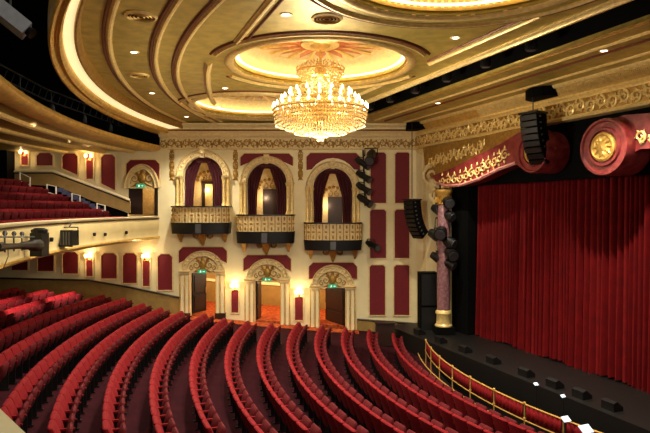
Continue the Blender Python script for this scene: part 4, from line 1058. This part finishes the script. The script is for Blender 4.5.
# ------------------------------------------------------------------ pit rail
t = thing('pit_rail', 'curved brass rail with red fabric panels around the orchestra pit', 'railing', (CX - 14.6, CY, zfl(14.4)))
Q = []; r = 14.55; z0 = zfl(15)
TH = [pi + a for a in [-.07 + i * .084 for i in range(11)]]
for k, th in enumerate(TH):
    x, y = CX + r * cos(th), CY + r * sin(th)
    b = MB(); b.tube([(x, y, z0 - .1), (x, y, z0 + .93)], .018, 6); b.ball((x, y, z0 + .95), .045); b.ball((x, y, z0 + .55), .04); Q.append(b.build('post', BRASS, None, True))
for zz_, rr, name in ((.93, .022, 'top_rail'), (.5, .018, 'middle_rail')):
    b = MB(); n = 60; b.tube([(CX + r * cos(TH[0] + (TH[-1] - TH[0]) * i / n), CY + r * sin(TH[0] + (TH[-1] - TH[0]) * i / n), z0 + zz_) for i in range(n + 1)], rr, 6); Q.append(b.build(name, BRASS, None, True))
b = MB(); n = 60; r2 = r + .3; b.tube([(CX + r2 * cos(TH[0] + (TH[-1] - TH[0]) * i / n), CY + r2 * sin(TH[0] + (TH[-1] - TH[0]) * i / n), z0 + .42) for i in range(n + 1)], .02, 6); Q.append(b.build('outer_rail', BRASS, None, True))
for k in range(len(TH) - 1):
    b = MB(); n = 36; rg = []
    for i in range(n + 1):
        th = TH[k] + .004 + (TH[k + 1] - TH[k] - .008) * i / n; rr = r + .012 * sin(i * 1.3) - .01
        rg.append([(CX + rr * cos(th), CY + rr * sin(th), z0 + .54), (CX + rr * cos(th), CY + rr * sin(th), z0 + .9)])
    b.rings(rg, closed=False); o = b.build('fabric_panel', VELVET, None, True); md = o.modifiers.new('t', 'SOLIDIFY'); md.thickness = .01; Q.append(o)
world_parts(t, *Q)
b = MB(); rg = []
for i in range(61):
    th = TH[0] + (TH[-1] - TH[0]) * i / 60
    rg.append([(CX + q * cos(th), CY + q * sin(th), z) for q, z in ((14.2, -.75), (14.2, z0), (14.35, z0), (14.35, -.75))])
b.rings(rg); struct(b.build('wall_pit', BLACK))
# desks, stands and monitors in the pit and on the stage edge
def desk(px, py, Y, s, lab, m=SCREEN):
    x, y, z = P(px, py, Y); t = thing('music_stand', lab, 'music stand', (x, y, z), .4, 'music stands in the orchestra pit')
    b = MB(); b.obox((0, 0, 0), (1, 0, 0), (0, .8, .6), (0, -.6, .8), .28 * s, .19 * s, .01); b.build('desk_plate', m, t)
    b = MB(); b.tube([(0, 0, -.02), (0, 0, -1.0)], .015); b.tube([(-.2, .1, -1.05), (0, 0, -.9), (.2, .1, -1.05)], .012); b.build('stand_pole', BLACKG, t)
desk(566, 419, 13.4, .38, 'brightly lit pale music stand in the pit, beside the brass rail at lower right')
desk(586, 429, 12.9, .55, 'pale blue music stand at the bottom edge of the photo beside the rail')
desk(536, 384, 15.0, .22, 'tiny pale lit desk lamp stand near the stage front, left one')
desk(563, 396, 14.4, .22, 'tiny pale lit stand near the stage front, right of the other small one')
for i, v in enumerate([20.5, 18.9, 17.3, 15.7, 14.1, 12.9, 11.9, 10.9]):
    x, y, z = SU(12.6, v, SZ); t = thing('footlight', 'small black footlight on the stage edge, %s counting from the far wall' % ordn[i], 'footlight', (x, y, z), .38, 'footlights along the stage edge')
    b = MB(); b.prism([(-.18, 0), (.16, 0), (.16, .1), (-.05, .26), (-.18, .22)], lambda a, c_, d: (a, d, c_), -.2, .2); b.build('housing', BLACKG, t)
    b = MB(); b.lathe([(.06, 0), (.07, .02), (.02, .03)], (.07, 0, .16), 8); b.build('lens', GREY, t)
# black front fascia rail objects: short aisle cabinet by the far wall
x0_, y_, z_ = P(375.5, 329, 24.6); x1_ = P(394, 329, 24.6)[0]
b = MB(); b.box(x0_, x1_, y_ - .25, y_ + .2, zfl(16.5), zfl(16.5) + .95); b.box(x0_ - .04, x1_ + .04, y_ - .29, y_ + .24, zfl(16.5) + .95, zfl(16.5) + 1.0)
tag(b.build('aisle_cabinet', DARK), 'low dark wooden cabinet in front of the tan dado below the red panels', 'cabinet')

# dark rigging in the void at the upper left
t = thing('lighting_truss', 'dark lighting truss in the black gap above the upper balcony', 'truss', P(40, 60, 18))
b = MB(); 
A = [P(-10, 55, 17), P(60, 112, 22), P(150, 140, 27.2)]
A = [(-9.5, 15, EYE + 3.9), (-10.0, 20, EYE + 3.9), (-9.6, 26.5, EYE + 3.9)]
for dz in (0, .4): b.tube([(a[0], a[1], a[2] + dz) for a in A], .03, 6)
for i in range(24):
    f = i / 23 * 11.4; y = 15 + f; x = -9.5 - .5 * sin(f / 11.4 * pi); b.tube([(x, y, EYE + 3.9), (x, y + .25, EYE + 4.3)], .02, 4)
q1 = b.build('truss_frame', BLACKG); world_parts(t, q1)
for i in range(5):
    y = 15.6 + i * 2.4; x = -9.5 - .1 * (y - 15) if y < 20 else -10 + .4 * (y - 20) / 6.5
    tt = thing('truss_lamp', 'black lamp hanging from the truss at upper left, %s from the left' % ordn[i], 'stage light', (x, y, EYE + 3.65), .6, 'lamps on the upper left truss')
    b = MB(); b.lathe([(.1, -.2), (.14, -.15), (.12, .1), (.05, .2)], n=10); b.tube([(0, 0, .15), (0, 0, .62)], .02, 5); b.build('lamp_body', BLACKG, tt, True)
    b = MB(); b.lathe([(.095, -.21), (.09, -.205)], n=10); b.build('lens', GREY, tt)
PROJM = mat('projector_grey', (150, 155, 168), .5)
x, y, z = P(10, 18, 12.5)
t = thing('large_projector', 'large grey angular projector hanging in the dark at the top left corner', 'projector', (x, y, z), .5)
b = MB(); b.obox((0, 0, 0), (.8, 0, -.6), (0, 1, 0), (.6, 0, .8), .42, .3, .16); b.build('housing', PROJM, t)
b = MB(); b.tube([(.35, -.1, -.25), (.45, -.15, -.34)], [.1, .12], 12); b.build('lens', BLACKG, t, True)
b = MB(); b.tube([(0, 0, .1), (0, 0, 1.5)], .03); b.build('hanging_pole', BLACKG, t)

# pink spotlight beams on the rear stalls (lamps under the balcony)
def under(loc, target, W, size, lab):
    from mathutils import Vector
    t = thing('soffit_downlight', lab, 'ceiling light', loc, 0, 'downlights under the balconies')
    b = MB(); b.lathe([(.05, -.01), (.09, -.02), (.1, .0), (.05, .0)], n=16); b.build('trim_ring', GOLDB, t, True)
    b = MB(); b.lathe([(.005, -.008), (.055, -.008), (.055, -.002)], n=12); b.build('lamp_face', DOWN, t)
    l = bpy.data.lights.new('downlight_beam', 'SPOT'); l.energy = W; l.color = (1, .8, .66); l.spot_size = radians(size); l.spot_blend = .6; l.shadow_soft_size = .05
    o = bpy.data.objects.new('downlight_beam', l); COL.objects.link(o); o.parent = t; o.location = (0, 0, -.05)
    o.rotation_euler = (Vector(target) - Vector(loc)).to_track_quat('-Z', 'Y').to_euler()
under((-9.4, 23.5, EYE - 1.5), (-11.6, 24.6, 2.1), 1500, 40, 'downlight under the balcony lighting the rear stalls seats near the wall')
under((-9.9, 20.2, EYE - 1.5), (-12.2, 22.0, 2.1), 1400, 38, 'downlight under the balcony lighting the seats at the left edge')
under((-10.5, 23, EYE + 2.76), (-11.5, 24.5, 5.5), 160, 110, 'downlight in the upper balcony soffit above the balcony seats')
under((-9.6, 18.5, EYE + 2.76), (-10.5, 20, 5.5), 120, 110, 'downlight in the upper balcony soffit near the left edge of the photo')
